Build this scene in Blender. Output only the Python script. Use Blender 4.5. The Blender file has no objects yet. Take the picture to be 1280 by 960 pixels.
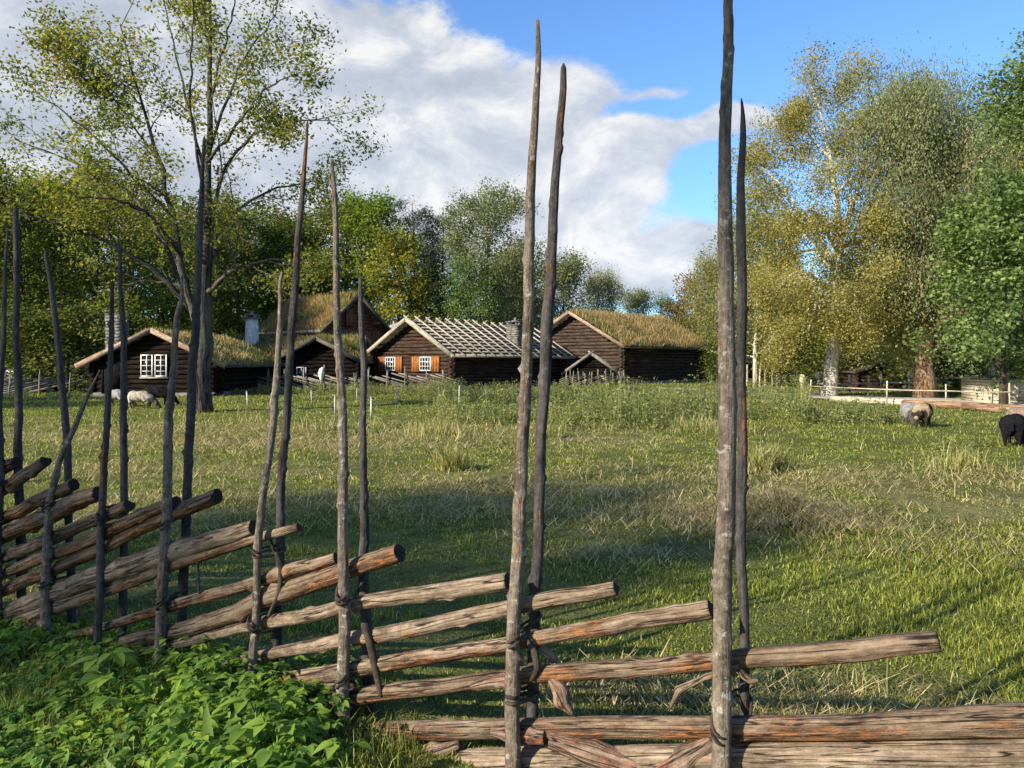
import bpy, math, random
import numpy as np
from mathutils import Vector, Matrix

R = math.radians
scene = bpy.context.scene
COL = scene.collection

# ------------------------------------------------------------------ camera
EYE = 1.6
cam_d = bpy.data.cameras.new('camera')
cam = bpy.data.objects.new('camera', cam_d)
COL.objects.link(cam)
cam.location = (0, 0, EYE)
cam.rotation_euler = (R(90), 0, 0)
cam_d.sensor_width = 36
cam_d.lens = 27
cam_d.shift_y = -25 / 1280
cam_d.clip_start = 0.05
cam_d.clip_end = 2000
scene.camera = cam

# ------------------------------------------------------------------ sun, sky, exposure
SUN_EL = 26.0
SH = (-0.80, -0.60)                      # horizontal direction towards the sun
sd = Vector((SH[0] * math.cos(R(SUN_EL)), SH[1] * math.cos(R(SUN_EL)), math.sin(R(SUN_EL))))
sun_d = bpy.data.lights.new('sun', 'SUN')
sun_d.energy = 5.0
sun_d.angle = R(0.6)
sun_d.color = (1.0, 0.87, 0.68)
sun = bpy.data.objects.new('sun', sun_d)
COL.objects.link(sun)
sun.rotation_euler = sd.to_track_quat('Z', 'Y').to_euler()
sun.location = (-40, -30, 30)

scene.view_settings.view_transform = 'Standard'
scene.view_settings.look = 'None'
scene.view_settings.exposure = 1.05
scene.view_settings.gamma = 1.0
scene.view_settings.use_curve_mapping = False
scene.cycles.max_bounces = 6
scene.cycles.transparent_max_bounces = 6


class NT:
    """small helper around a node tree"""
    def __init__(s, tree):
        s.t = tree; s.n = tree.nodes; s.l = tree.links
    def node(s, typ, ins=None, **kw):
        n = s.n.new(typ)
        for k, v in kw.items():
            setattr(n, k, v)
        for k, v in (ins or {}).items():
            s.put(n.inputs[k], v)
        return n
    def put(s, sock, v):
        if isinstance(v, bpy.types.NodeSocket):
            s.l.new(v, sock)
        else:
            if sock.type == 'RGBA' and not isinstance(v, (int, float)) and len(v) == 3:
                v = (*v, 1)
            sock.default_value = v
    def math(s, op, a, b=0.0, clamp=False):
        n = s.node('ShaderNodeMath', operation=op, use_clamp=clamp)
        s.put(n.inputs[0], a); s.put(n.inputs[1], b)
        return n.outputs[0]
    def vmath(s, op, a, b=(0, 0, 0), out=0):
        n = s.node('ShaderNodeVectorMath', operation=op)
        s.put(n.inputs[0], a)
        if op == 'SCALE': s.put(n.inputs['Scale'], b)
        else: s.put(n.inputs[1], b)
        return n.outputs[out]
    def noise(s, vec, scale, detail=3, rough=0.55, dist=0.0):
        n = s.node('ShaderNodeTexNoise', {'Vector': vec, 'Scale': scale, 'Detail': detail, 'Roughness': rough, 'Distortion': dist})
        return n.outputs['Fac']
    def ramp(s, fac, stops, interp='LINEAR'):
        n = s.node('ShaderNodeValToRGB')
        cr = n.color_ramp; cr.interpolation = interp
        while len(cr.elements) < len(stops): cr.elements.new(0.5)
        for e, (p, c) in zip(cr.elements, stops):
            e.position = p
            e.color = (*c, 1) if not isinstance(c, (int, float)) else (c, c, c, 1)
        s.put(n.inputs[0], fac)
        return n.outputs[0]
    def mix(s, fac, a, b, typ='MIX'):
        n = s.node('ShaderNodeMix', data_type='RGBA', blend_type=typ)
        s.put(n.inputs[0], fac); s.put(n.inputs[6], a); s.put(n.inputs[7], b)
        return n.outputs[2]
    def smooth(s, v, lo, hi):
        n = s.node('ShaderNodeMapRange', interpolation_type='SMOOTHSTEP')
        s.put(n.inputs[0], v); n.inputs[1].default_value = lo; n.inputs[2].default_value = hi
        return n.outputs[0]


world = bpy.data.worlds.new('World')
scene.world = world
world.use_nodes = True
w = NT(world.node_tree)
w.n.clear()
sky = w.node('ShaderNodeTexSky', sky_type='NISHITA', sun_disc=False)
sky.sun_elevation = R(SUN_EL)
sky.sun_rotation = math.atan2(SH[0], SH[1])
sky.air_density = 1.0; sky.dust_density = 0.6; sky.ozone_density = 2.0
tc = w.node('ShaderNodeTexCoord').outputs['Generated']
sep = w.node('ShaderNodeSeparateXYZ', {0: tc})
dx, dy, dz = sep.outputs
yy = w.math('MAXIMUM', w.math('ABSOLUTE', dy), 0.12)
u = w.math('DIVIDE', dx, yy); v = w.math('DIVIDE', dz, yy)
uv = w.node('ShaderNodeCombineXYZ', {0: u, 1: v, 2: w.math('MULTIPLY', dy, 0.2)}).outputs[0]
# cloud banks: (centre u, centre v, half width, half height, weight) as slopes of the view direction
BANKS = [(60, 60, 330, 210, 1.15), (300, 150, 230, 150, 1.1), (470, 215, 190, 100, 1.05), (470, 70, 100, 80, .8), (560, 130, 120, 80, .9),
         (640, 170, 90, 55, .75), (738, 112, 66, 48, .95), (770, 180, 60, 24, .6), (700, 235, 110, 40, 1.0), (775, 240, 60, 26, .85), (800, 200, 70, 22, .7), (880, 172, 75, 20, .95),
         (945, 150, 50, 17, .85), (840, 118, 50, 13, .55), (750, 320, 120, 26, 1.1), (860, 300, 70, 30, 1.05), (800, 345, 130, 36, 1.1),
         (590, 290, 120, 40, .8), (-400, 150, 400, 250, 1.0), (1500, 40, 200, 60, .6)]
dens = None
warp = w.node('ShaderNodeTexNoise', {'Vector': uv, 'Scale': 3.5, 'Detail': 3.0}).outputs['Color']
uvw = w.vmath('ADD', uv, w.vmath('SCALE', w.vmath('SUBTRACT', warp, (.5, .5, .5)), 0.13))
for (bx, by, rx, ry, wt) in BANKS:
    dvec = w.vmath('SUBTRACT', uvw, ((bx - 640) / 960, (455 - by) / 960, 0))
    dvec = w.vmath('MULTIPLY', dvec, (960 / rx, 960 / ry, 0))
    ln = w.vmath('LENGTH', dvec, out=1)
    g = w.math('MULTIPLY', w.math('EXPONENT', w.math('MULTIPLY', w.math('MULTIPLY', ln, ln), -0.95)), wt)
    dens = g if dens is None else w.math('ADD', dens, g)
dens = w.math('MINIMUM', dens, 1.15)
cn = w.noise(w.vmath('MULTIPLY', uvw, (1.0, 1.6, 1.0)), 5.5, 9, 0.64, 0.25)
cn2 = w.noise(w.vmath('MULTIPLY', uv, (1.0, 1.5, 1.0)), 3.0, 5, 0.5)
cov = w.smooth(w.math('ADD', dens, w.math('MULTIPLY', w.math('SUBTRACT', cn, .5), 1.75)), 0.40, 0.80)
upn = w.noise(w.vmath('ADD', w.vmath('MULTIPLY', uvw, (1.0, 1.6, 1.0)), (0.02, 0.07, 0)), 5.5, 9, 0.64, 0.25)
relief = w.math('SUBTRACT', cn, upn)
lit = w.math('ADD', w.math('ADD', w.math('MULTIPLY', relief, 2.8), 0.46), w.math('MULTIPLY', w.math('SUBTRACT', cn2, .5), 1.3), clamp=True)
ccol = w.ramp(lit, [(0.0, (3.5, 3.8, 4.3)), (0.4, (4.2, 4.45, 4.9)), (0.72, (5.3, 5.4, 5.6)), (1.0, (6.6, 6.5, 6.3))])
sblue = w.mix(1.0, sky.outputs[0], (.95, 1.32, 1.75), 'MULTIPLY')
skycol = w.mix(w.math('MULTIPLY', cov, 0.93), sblue, ccol)
bg = w.node('ShaderNodeBackground', {'Color': skycol, 'Strength': 0.072})
w.l.new(bg.outputs[0], w.node('ShaderNodeOutputWorld').inputs[0])


# ------------------------------------------------------------------ numeric helpers
def P(px, py, d):
    return np.array([(px - 640) / 960 * d, d, EYE + (455 - py) / 960 * d])

def vn(x, y, seed=0.0):
    x = np.asarray(x, float); y = np.asarray(y, float)
    xi = np.floor(x); yi = np.floor(y); fx = x - xi; fy = y - yi
    fx = fx * fx * (3 - 2 * fx); fy = fy * fy * (3 - 2 * fy)
    def h(a, b):
        t = np.sin(a * 127.1 + b * 311.7 + seed * 74.7) * 43758.5453
        return t - np.floor(t)
    return (h(xi, yi) * (1 - fx) + h(xi + 1, yi) * fx) * (1 - fy) + (h(xi, yi + 1) * (1 - fx) + h(xi + 1, yi + 1) * fx) * fy

def fbm(x, y, seed=0.0, oct=4):
    s = 0; a = 0.5; t = 0
    for i in range(oct):
        s = s + a * vn(x, y, seed + i * 3.1); t += a
        x = x * 2.03 + 7.1; y = y * 2.03 + 3.3; a *= 0.5
    return s / t

def sstep(x, a, b):
    t = np.clip((x - a) / (b - a), 0, 1)
    return t * t * (3 - 2 * t)

def gz(x, y):
    """height of the ground"""
    x = np.asarray(x, float); y = np.asarray(y, float)
    z = (fbm(x * .35, y * .35, 5, 3) - .5) * .10
    z = z + np.maximum(y - 66, 0) * 0.045
    z = z + np.maximum(-x - 26, 0) * 0.05 * sstep(y, 25, 60)
    return z

def norm(v):
    n = np.linalg.norm(v, axis=-1, keepdims=True)
    return v / np.maximum(n, 1e-9)


class MB:
    """collects pieces of geometry and links them as ONE mesh object"""
    def __init__(s):
        s.v = []; s.q = []; s.t = []; s.g = []; s.n = 0; s.dry = []
    def add(s, v, q=None, t=None, g=None, dry=None):
        v = np.asarray(v, float).reshape(-1, 3)
        s.v.append(v)
        if q is not None and len(q): s.q.append(np.asarray(q, int) + s.n)
        if t is not None and len(t): s.t.append(np.asarray(t, int) + s.n)
        s.g.append(v * 1.0 if g is None else g)
        s.dry.append(np.zeros(len(v)) if dry is None else dry)
        s.n += len(v)
        return s
    def box(s, lo, hi, M=None):
        x0, y0, z0 = lo; x1, y1, z1 = hi
        v = np.array([[x0, y0, z0], [x1, y0, z0], [x1, y1, z0], [x0, y1, z0], [x0, y0, z1], [x1, y0, z1], [x1, y1, z1], [x0, y1, z1]])
        # grain runs along the longest side
        g = v - v.mean(0); k = int(np.argmax(np.ptp(v, axis=0)))
        g = g[:, [(k + 1) % 3, (k + 2) % 3, k]] + np.array([lo[0] * 1.7 + lo[1], lo[2] * 2.3, 0])
        if M is not None: v = v @ M[:3, :3].T + M[:3, 3]
        q = [[0, 3, 2, 1], [4, 5, 6, 7], [0, 1, 5, 4], [1, 2, 6, 5], [2, 3, 7, 6], [3, 0, 4, 7]]
        return s.add(v, q, g=g)
    def beam(s, a, b, wd, ht, up=(0, 0, 1), ext=0.0):
        """box running from a to b, width wd, height ht (centred)"""
        a = np.array(a, float); b = np.array(b, float); d = b - a; L = np.linalg.norm(d); d = d / L
        a = a - d * ext; L += 2 * ext
        side = np.cross(d, up); side = side / max(np.linalg.norm(side), 1e-6); u_ = np.cross(side, d)
        M = np.eye(4); M[:3, 0] = side; M[:3, 1] = d; M[:3, 2] = u_; M[:3, 3] = a
        return s.box((-wd / 2, 0, -ht / 2), (wd / 2, L, ht / 2), M)
    def tube(s, path, rad, seg=8, caps=True, rough=0.0, seed=0.0, flat=None, ridge=0.0, knots=0, sy=1.0, low=False, kamp=1.0):
        path = np.asarray(path, float); N = len(path)
        rad = np.broadcast_to(np.asarray(rad, float), (N,))
        tan = norm(np.gradient(path, axis=0))
        mt = norm(path[-1] - path[0])
        ref = np.array([0, 0, 1.0]) if abs(mt[2]) < 0.8 else np.array([0, 1.0, 0])
        A = norm(np.cross(tan, ref)); B = np.cross(A, tan)
        th = np.arange(seg) / seg * 2 * math.pi
        sl = np.concatenate([[0], np.cumsum(np.linalg.norm(np.diff(path, axis=0), axis=1))])
        T, S = np.meshgrid(th, sl)
        rr = np.ones_like(T)
        if flat is not None:
            for (ang, dist) in flat:
                c = np.cos(T - ang - (fbm(S * 1.2, S * 0 + seed, 2.0, 2) - .5) * .5)
                lim = np.where(c > 0.05, dist / np.maximum(c, 0.05), 9)
                rr = np.minimum(rr, lim)
        if rough:
            rr = rr * (1 + rough * 2 * (fbm(np.cos(T) * 1.3 + S * 2.1 + seed, np.sin(T) * 1.3 + seed + S * .3, 1.0, 3) - .5))
        if ridge:
            c0 = fbm(np.cos(T) * 4.5 + 9 + S * .25, np.sin(T) * 4.5 + S * .8 + seed, 4.0, 3)
            rr = rr * (1 + ridge * (c0 - .5) * 2)
            ck = np.abs(fbm(np.cos(T) * 3.2 + S * .35 + seed * 2, np.sin(T) * 3.2 + S * .7, 8.0, 2) - .5)
            rr = rr - ridge * 2.2 * (1 - sstep(ck, 0.0, 0.035))
        if knots:
            rg = np.random.RandomState(int(seed * 37) % 9999)
            for k in range(knots):
                a0 = rg.uniform(0, 2 * math.pi); s0 = rg.uniform(0.03, 0.97) * sl[-1]; sz = rg.uniform(.5, 1.1) * rad.mean() + .008
                da = (T - a0 + math.pi) % (2 * math.pi) - math.pi
                d2 = (da * rad.mean() / sz) ** 2 + ((S - s0) / sz) ** 2
                rr = rr + rg.uniform(.12, .42) * kamp * np.exp(-d2 * 3.2 * kamp)
        rr = rr * rad[:, None]
        V = path[:, None, :] + A[:, None, :] * (rr * np.cos(T))[..., None] + B[:, None, :] * (rr * np.sin(T) * sy)[..., None]
        rm = float(rad.mean())
        G = np.stack([np.cos(T) * rm + seed * 1.7, np.sin(T) * rm + seed, S], -1)
        i = np.arange(N - 1)[:, None] * seg; j = np.arange(seg)[None]; jn = (j + 1) % seg
        Q = np.stack([i + j, i + jn, i + seg + jn, i + seg + j], -1).reshape(-1, 4)
        LW = (.5 - .5 * np.sin(T)).ravel() + 1e-4
        V = V.reshape(-1, 3); G = G.reshape(-1, 3); tr = []
        if caps:
            V = np.vstack([V, path[0], path[-1]]); G = np.vstack([G, [seed, seed, 0], [seed, seed, sl[-1]]])
            c0 = N * seg; c1 = c0 + 1; b = (N - 1) * seg
            jj = np.arange(seg); jm = (jj + 1) % seg
            tr = np.vstack([np.stack([jj * 0 + c0, jm, jj], -1), np.stack([jj * 0 + c1, b + jj, b + jm], -1)])
        return s.add(V, Q, tr, G, np.concatenate([LW, np.full(len(V) - len(LW), .5)]) if low else None)
    def build(s, name, mat, parent=None, smooth=False, loc=None, mats=None):
        V = np.vstack(s.v).astype(np.float32)
        q = np.vstack(s.q) if s.q else np.zeros((0, 4), int); t = np.vstack(s.t) if s.t else np.zeros((0, 3), int)
        me = bpy.data.meshes.new(name)
        me.vertices.add(len(V)); me.vertices.foreach_set('co', V.ravel())
        loops = np.concatenate([q.ravel(), t.ravel()]).astype(np.int32)
        me.loops.add(len(loops)); me.loops.foreach_set('vertex_index', loops)
        st = np.concatenate([np.arange(len(q)) * 4, len(q) * 4 + np.arange(len(t)) * 3]).astype(np.int32)
        me.polygons.add(len(st)); me.polygons.foreach_set('loop_start', st)
        me.update(calc_edges=True)
        a = me.attributes.new('grain', 'FLOAT_VECTOR', 'POINT'); a.data.foreach_set('vector', np.vstack(s.g).astype(np.float32).ravel())
        dd = np.concatenate(s.dry)
        if dd.any():
            a = me.attributes.new('dry', 'FLOAT', 'POINT'); a.data.foreach_set('value', dd.astype(np.float32))
        if smooth: me.polygons.foreach_set('use_smooth', np.ones(len(st), bool))
        me.materials.append(mat)
        o = bpy.data.objects.new(name, me); COL.objects.link(o)
        if parent is not None: o.parent = parent
        if loc is not None: o.location = loc
        return o


def tag(o, label=None, cat=None, group=None, kind=None):
    if label: o['label'] = label
    if cat: o['category'] = cat
    if group: o['group'] = group
    if kind: o['kind'] = kind
    return o

def empty(name, loc, rz=0.0, label=None, cat=None, group=None):
    o = bpy.data.objects.new(name, None); COL.objects.link(o)
    o.location = [float(c) for c in loc]; o.rotation_euler = (0, 0, rz)
    o.empty_display_size = 0.2
    return tag(o, label, cat, group)

def clone(root, loc, rz=0.0, sc=1.0, label=None, group=None):
    c = root.copy(); COL.objects.link(c); c.location = [float(k) for k in loc]; c.rotation_euler = (0, 0, rz)
    c.scale = (sc, sc, sc) if isinstance(sc, (int, float)) else sc
    if label: c['label'] = label
    if group: c['group'] = group
    for ch in list(root.children):
        k = ch.copy(); COL.objects.link(k); k.parent = c
        for g_ in list(ch.children):
            m = g_.copy(); COL.objects.link(m); m.parent = k
    return c


# ------------------------------------------------------------------ materials
def newmat(name):
    m = bpy.data.materials.new(name); m.use_nodes = True
    t = NT(m.node_tree); t.n.clear()
    return m, t

def finish(t, col, rough=0.85, bump=None, bstr=0.4, bdist=0.01, trans=0.0, tcol=None, spec=0.25, metal=0.0):
    b = t.node('ShaderNodeBsdfPrincipled', {'Base Color': col, 'Roughness': rough, 'Metallic': metal})
    b.inputs['Specular IOR Level'].default_value = spec
    if bump is not None:
        bn = t.node('ShaderNodeBump', {'Height': bump, 'Strength': bstr, 'Distance': bdist})
        t.l.new(bn.outputs[0], b.inputs['Normal'])
    out = b.outputs[0]
    if trans:
        tr = t.node('ShaderNodeBsdfTranslucent', {'Color': tcol if tcol is not None else col})
        mx = t.node('ShaderNodeMixShader', {0: trans}); t.l.new(out, mx.inputs[1]); t.l.new(tr.outputs[0], mx.inputs[2]); out = mx.outputs[0]
    t.l.new(out, t.node('ShaderNodeOutputMaterial').inputs[0])

def grain(t):
    return t.node('ShaderNodeAttribute', attribute_name='grain').outputs['Vector']

def leaf_mat(name, cols, trans=0.4, sc=0.6, tcol_mul=(1.5, 1.6, 0.7), rough=0.55):
    m, t = newmat(name)
    isl = t.node('ShaderNodeNewGeometry').outputs['Random Per Island']
    co = t.node('ShaderNodeTexCoord').outputs['Object']
    n = t.noise(co, sc, 2)
    f = t.math('ADD', t.math('MULTIPLY', isl, 0.55), t.math('MULTIPLY', t.math('SUBTRACT', n, 0.30), 1.1), clamp=True)
    k = len(cols)
    col = t.ramp(f, [((i + .15) / (k - .7), c) for i, c in enumerate(cols)])
    tcol = t.mix(1.0, col, tcol_mul, 'MULTIPLY')
    finish(t, col, rough, trans=trans, tcol=tcol, spec=0.35)
    return m

def wood_mat(name, c_dark, c_mid, c_light, patch=None, patch_amt=0.0, scale=1.0, crack=True, bstr=0.7, bdist=0.012, patch_attr=None, lichen=None):
    m, t = newmat(name)
    g = grain(t)
    ri = t.node('ShaderNodeObjectInfo').outputs['Random']
    off = t.node('ShaderNodeCombineXYZ', {2: t.math('MULTIPLY', ri, 40.0)}).outputs[0]
    gg = t.vmath('ADD', g, off)
    fib = t.noise(t.vmath('MULTIPLY', gg, (95 * scale, 95 * scale, 6.0 * scale)), 1.0, 4, .6)
    big = t.noise(t.vmath('MULTIPLY', gg, (14 * scale, 14 * scale, 2.2 * scale)), 1.0, 4, .6)
    spk = t.noise(t.vmath('MULTIPLY', gg, (60 * scale, 60 * scale, 40 * scale)), 1.0, 5, .7)
    f = t.math('ADD', t.math('ADD', t.math('MULTIPLY', fib, .5 if crack else .25), t.math('MULTIPLY', big, .35)), t.math('MULTIPLY', spk, .25 if crack else .5))
    col = t.ramp(f, [(0.32, c_dark), (0.5, c_mid), (0.70, c_light)])
    dn = t.noise(t.vmath('MULTIPLY', gg, (9 * scale, 9 * scale, 5 * scale)), 1.0, 5, .7)
    col = t.mix(t.math('MULTIPLY', t.smooth(dn, .50, .66), .62), col, tuple(c * .9 for c in c_dark))
    if crack and scale == 1.0:
        tn = t.node('ShaderNodeAttribute', attribute_type='OBJECT', attribute_name='tint').outputs['Fac']
        col = t.mix(tn, col, t.mix(1.0, col, (.50, .43, .37), 'MULTIPLY'))
    h = t.math('ADD', t.math('MULTIPLY', fib, .6), t.math('MULTIPLY', spk, .5))
    if patch is not None:
        pn = t.noise(t.vmath('MULTIPLY', gg, (11 * scale, 11 * scale, 2.6 * scale)), 1.0, 6, .72, .4)
        pn2 = t.noise(t.vmath('MULTIPLY', gg, (50, 50, 22)), 1.0, 5, .7)
        pa = t.node('ShaderNodeAttribute', attribute_type='OBJECT', attribute_name=patch_attr).outputs['Fac'] if patch_attr else patch_amt
        low = t.node('ShaderNodeAttribute', attribute_name='dry').outputs['Fac']
        pf = t.smooth(t.math('ADD', t.math('ADD', t.math('ADD', pn, t.math('MULTIPLY', low, .16)), t.math('MULTIPLY', t.math('SUBTRACT', pn2, .5), .35)), t.math('MULTIPLY', pa, .4)), 0.60, 0.74)
        pc = t.mix(t.smooth(t.math('ADD', t.math('MULTIPLY', pn2, .5), t.math('MULTIPLY', fib, .5)), .42, .60), tuple(c * .18 for c in patch), patch)
        pf = t.math('MULTIPLY', pf, .88)
        col = t.mix(pf, col, pc)
        h = t.math('SUBTRACT', h, t.math('MULTIPLY', pf, .35))
    if lichen is not None:
        ln = t.noise(t.vmath('MULTIPLY', gg, (30, 30, 30)), 1.0, 4, .65)
        col = t.mix(t.math('MULTIPLY', t.smooth(ln, .58, .66), .6), col, lichen)
    if crack:
        cr = t.noise(t.vmath('MULTIPLY', gg, (42 * scale, 42 * scale, 1.6 * scale)), 1.0, 3, .5, .6)
        cf = t.math('SUBTRACT', 1.0, t.smooth(t.math('ABSOLUTE', t.math('SUBTRACT', cr, .5)), 0.0, .022))
        col = t.mix(t.math('MULTIPLY', cf, .85), col, tuple(c * .12 for c in c_dark))
        h = t.math('SUBTRACT', h, t.math('MULTIPLY', cf, .8))
    finish(t, col, 0.9, h, bstr, bdist, spec=0.06 if scale < .5 else 0.18)
    return m

def plain_mat(name, c1, c2, sc=8.0, rough=0.85, bstr=0.3, spec=0.25, bd=0.01, coord='Object'):
    m, t = newmat(name)
    co = t.node('ShaderNodeTexCoord').outputs[coord]
    n = t.noise(co, sc, 5, .6)
    finish(t, t.ramp(n, [(0.3, c1), (0.7, c2)]), rough, n, bstr, bd, spec=spec)
    return m

MW = {}
MW['rail'] = wood_mat('weathered_rail_wood', (.032, .022, .015), (.140, .102, .070), (.36, .29, .215), (.29, .125, .05), patch_attr='orange', bstr=1.0)
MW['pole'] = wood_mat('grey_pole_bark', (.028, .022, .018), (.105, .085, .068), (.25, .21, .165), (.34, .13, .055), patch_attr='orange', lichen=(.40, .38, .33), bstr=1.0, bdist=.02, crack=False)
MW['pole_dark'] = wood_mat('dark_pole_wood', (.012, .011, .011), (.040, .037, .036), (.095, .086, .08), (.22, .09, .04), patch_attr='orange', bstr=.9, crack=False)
MW['end_grain'] = wood_mat('weathered_shaded_end_grain', (.012, .010, .009), (.06, .048, .038), (.17, .135, .105), bstr=.9)  # weathered wood; colour also holds the shade of ends turned from the sun
MW['bark'] = wood_mat('loose_bark', (.035, .025, .02), (.13, .09, .065), (.30, .23, .17), (.30, .11, .06), patch_amt=.25, bstr=1.0)
MW['withy'] = wood_mat('twisted_withy', (.012, .010, .008), (.035, .028, .022), (.09, .072, .056), crack=False)
MW['log_dark'] = wood_mat('near_black_log_wall', (.003, .0027, .0024), (.009, .007, .006), (.026, .021, .017), scale=.35, bdist=.03)  # even near-black wood tone, the same on every side
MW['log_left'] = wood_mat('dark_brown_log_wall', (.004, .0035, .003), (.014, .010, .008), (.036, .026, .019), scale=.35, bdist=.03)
MW['log_brown'] = wood_mat('brown_log_wall', (.010, .007, .0055), (.036, .025, .019), (.105, .075, .058), (.16, .06, .03), patch_amt=.18, scale=.35, bdist=.03)
MW['log_grey'] = wood_mat('greyed_log_wall', (.010, .008, .006), (.045, .033, .026), (.12, .095, .077), (.17, .065, .035), patch_amt=.1, scale=.35, bdist=.03)
MW['plank'] = wood_mat('silver_roof_wood', (.13, .115, .09), (.32, .29, .225), (.54, .49, .39), scale=.4, bdist=.02)
MW['plank_under'] = wood_mat('grey_roof_board', (.03, .026, .021), (.085, .073, .058), (.16, .14, .11), scale=.4, bdist=.03)
MW['verge'] = wood_mat('pale_bargeboard', (.10, .07, .048), (.29, .21, .15), (.46, .35, .26), scale=.4, bdist=.02)
MW['verge_dark'] = wood_mat('dark_bargeboard', (.03, .027, .023), (.09, .08, .068), (.17, .15, .13), scale=.4, bdist=.02)
MW['red_board'] = wood_mat('reddish_wall_board', (.05, .025, .016), (.16, .075, .045), (.30, .16, .10), scale=.4, bdist=.02)
MW['fence'] = wood_mat('old_fence_wood', (.06, .055, .048), (.17, .155, .135), (.34, .31, .27), scale=.5, bdist=.02)
MW['pale'] = wood_mat('pale_post_wood', (.20, .17, .12), (.42, .37, .27), (.62, .56, .43), scale=.5, bdist=.02)
MW['shutter'] = wood_mat('orange_shutter_wood', (.14, .045, .013), (.26, .092, .027), (.40, .16, .05), scale=.5, bdist=.006)
MW['shutter_dark'] = wood_mat('red_brown_shutter_wood', (.08, .03, .015), (.20, .075, .035), (.30, .12, .06), scale=.5, bdist=.006)
MW['tree'] = wood_mat('tree_bark', (.018, .016, .014), (.06, .054, .047), (.135, .125, .11), scale=.22, bdist=.05, bstr=1.0, lichen=(.17, .175, .16))
MW['tree_dark'] = wood_mat('dark_tree_bark', (.015, .013, .011), (.045, .038, .03), (.09, .078, .062), scale=.25, bdist=.05)
MW['tree_red'] = wood_mat('red_brown_tree_bark', (.07, .04, .025), (.26, .16, .10), (.42, .29, .19), scale=.22, bdist=.06, bstr=1.0)
MW['twig'] = wood_mat('pale_twig_bark', (.10, .09, .075), (.22, .20, .17), (.34, .31, .27), scale=.3, crack=False)

def birch_bark():
    m, t = newmat('white_birch_bark')  # pale bark with dark marks
    g = grain(t)
    a = t.noise(t.vmath('MULTIPLY', g, (7, 7, 14)), 1.0, 4, .65)
    b = t.noise(t.vmath('MULTIPLY', g, (2.2, 2.2, 1.6)), 1.0, 3, .6)
    f = t.smooth(t.math('ADD', a, t.math('MULTIPLY', b, .5)), .80, .92)
    col = t.mix(f, (.44, .41, .36), (.03, .026, .022))
    finish(t, col, .75, a, .5, .03)
    return m
MW['birch'] = birch_bark()
MW['stone'] = plain_mat('grey_stone', (.07, .068, .065), (.24, .23, .21), 6, bstr=.8, bd=.04)
MW['stone_dark'] = plain_mat('dark_slate_masonry', (.05, .05, .052), (.20, .20, .20), 7, bstr=.9, bd=.04)
MW['whitewash'] = plain_mat('whitewashed_masonry', (.38, .39, .40), (.66, .66, .64), 4, bstr=.6, bd=.03)
MW['white'] = plain_mat('white_window_paint', (.62, .62, .60), (.80, .80, .77), 10, .5)
MW['plastic'] = plain_mat('white_plastic', (.28, .30, .31), (.44, .46, .46), 10, .4)
MW['cloth'] = plain_mat('cream_cloth', (.55, .50, .38), (.78, .73, .60), 9, .9)
MW['sign_dark'] = plain_mat('black_sign_ink', (.01, .01, .012), (.03, .03, .032), 9, .6)
MW['shed_board'] = wood_mat('pale_shed_board', (.26, .22, .15), (.46, .41, .30), (.60, .55, .42), scale=.3, bdist=.02)
MW['tin'] = plain_mat('grey_metal_roof', (.30, .32, .35), (.48, .50, .53), 2, .5, .1)
MW['blackroof'] = plain_mat('dark_board_roof', (.02, .022, .026), (.05, .053, .06), 3, .8)
MW['path'] = plain_mat('pale_gravel', (.30, .275, .235), (.50, .46, .40), 22, bstr=.5, bd=.02)

def glass_mat():
    m, t = newmat('dark_window_glass')
    finish(t, (.012, .014, .016), .08, spec=.6)
    return m
MW['glass'] = glass_mat()

def turf_col(t, co, dryf):
    n1 = t.noise(co, .55, 4, .6); n2 = t.noise(co, 4.0, 4, .65); n3 = t.noise(co, 30.0, 3, .6)
    f = t.math('ADD', t.math('ADD', t.math('MULTIPLY', n1, .4), t.math('MULTIPLY', n2, .4)), t.math('MULTIPLY', n3, .3))
    green = t.ramp(f, [(.35, (.025, .032, .011)), (.55, (.085, .10, .026)), (.75, (.17, .18, .05))])
    dry = t.ramp(f, [(.35, (.07, .06, .025)), (.55, (.20, .17, .075)), (.75, (.34, .29, .14))])
    return t.mix(dryf, green, dry), t.math('ADD', n2, n3)

def ground_mat():
    m, t = newmat('pasture_soil_and_turf')
    co = t.node('ShaderNodeTexCoord').outputs['Object']
    at = t.node('ShaderNodeAttribute', attribute_name='dry').outputs['Fac']
    col, h = turf_col(t, co, t.math('MULTIPLY', at, .9, clamp=True))
    finish(t, col, .95, h, .8, .05, spec=.1)
    return m
MW['ground'] = ground_mat()

def blade_mat(name, g, d, trans=.4):
    m, t = newmat(name)
    isl = t.node('ShaderNodeNewGeometry').outputs['Random Per Island']
    at = t.node('ShaderNodeAttribute', attribute_name='dry').outputs['Fac']
    gc = t.ramp(isl, [(0.0, g[0]), (.5, g[1]), (1.0, g[2])])
    dc = t.ramp(isl, [(0.0, d[0]), (.5, d[1]), (1.0, d[2])])
    co = t.node('ShaderNodeTexCoord').outputs['Object']
    pn = t.noise(co, 1.6, 4, .65)
    gc = t.mix(t.math('MULTIPLY', t.smooth(pn, .45, .62), .55), gc, g[0])
    f = t.smooth(t.math('ADD', at, t.math('MULTIPLY', t.math('SUBTRACT', isl, .5), .95)), .33, .60)
    col = t.mix(f, gc, dc)
    finish(t, col, .6, trans=trans, tcol=t.mix(1.0, col, (1.5, 1.5, .8), 'MULTIPLY'), spec=.3)
    return m
GR = [(.062, .090, .018), (.19, .225, .036), (.42, .44, .075)]
DR = [(.15, .125, .045), (.32, .285, .115), (.56, .50, .25)]
MW['grass'] = blade_mat('grass_blades', GR, DR)
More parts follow.
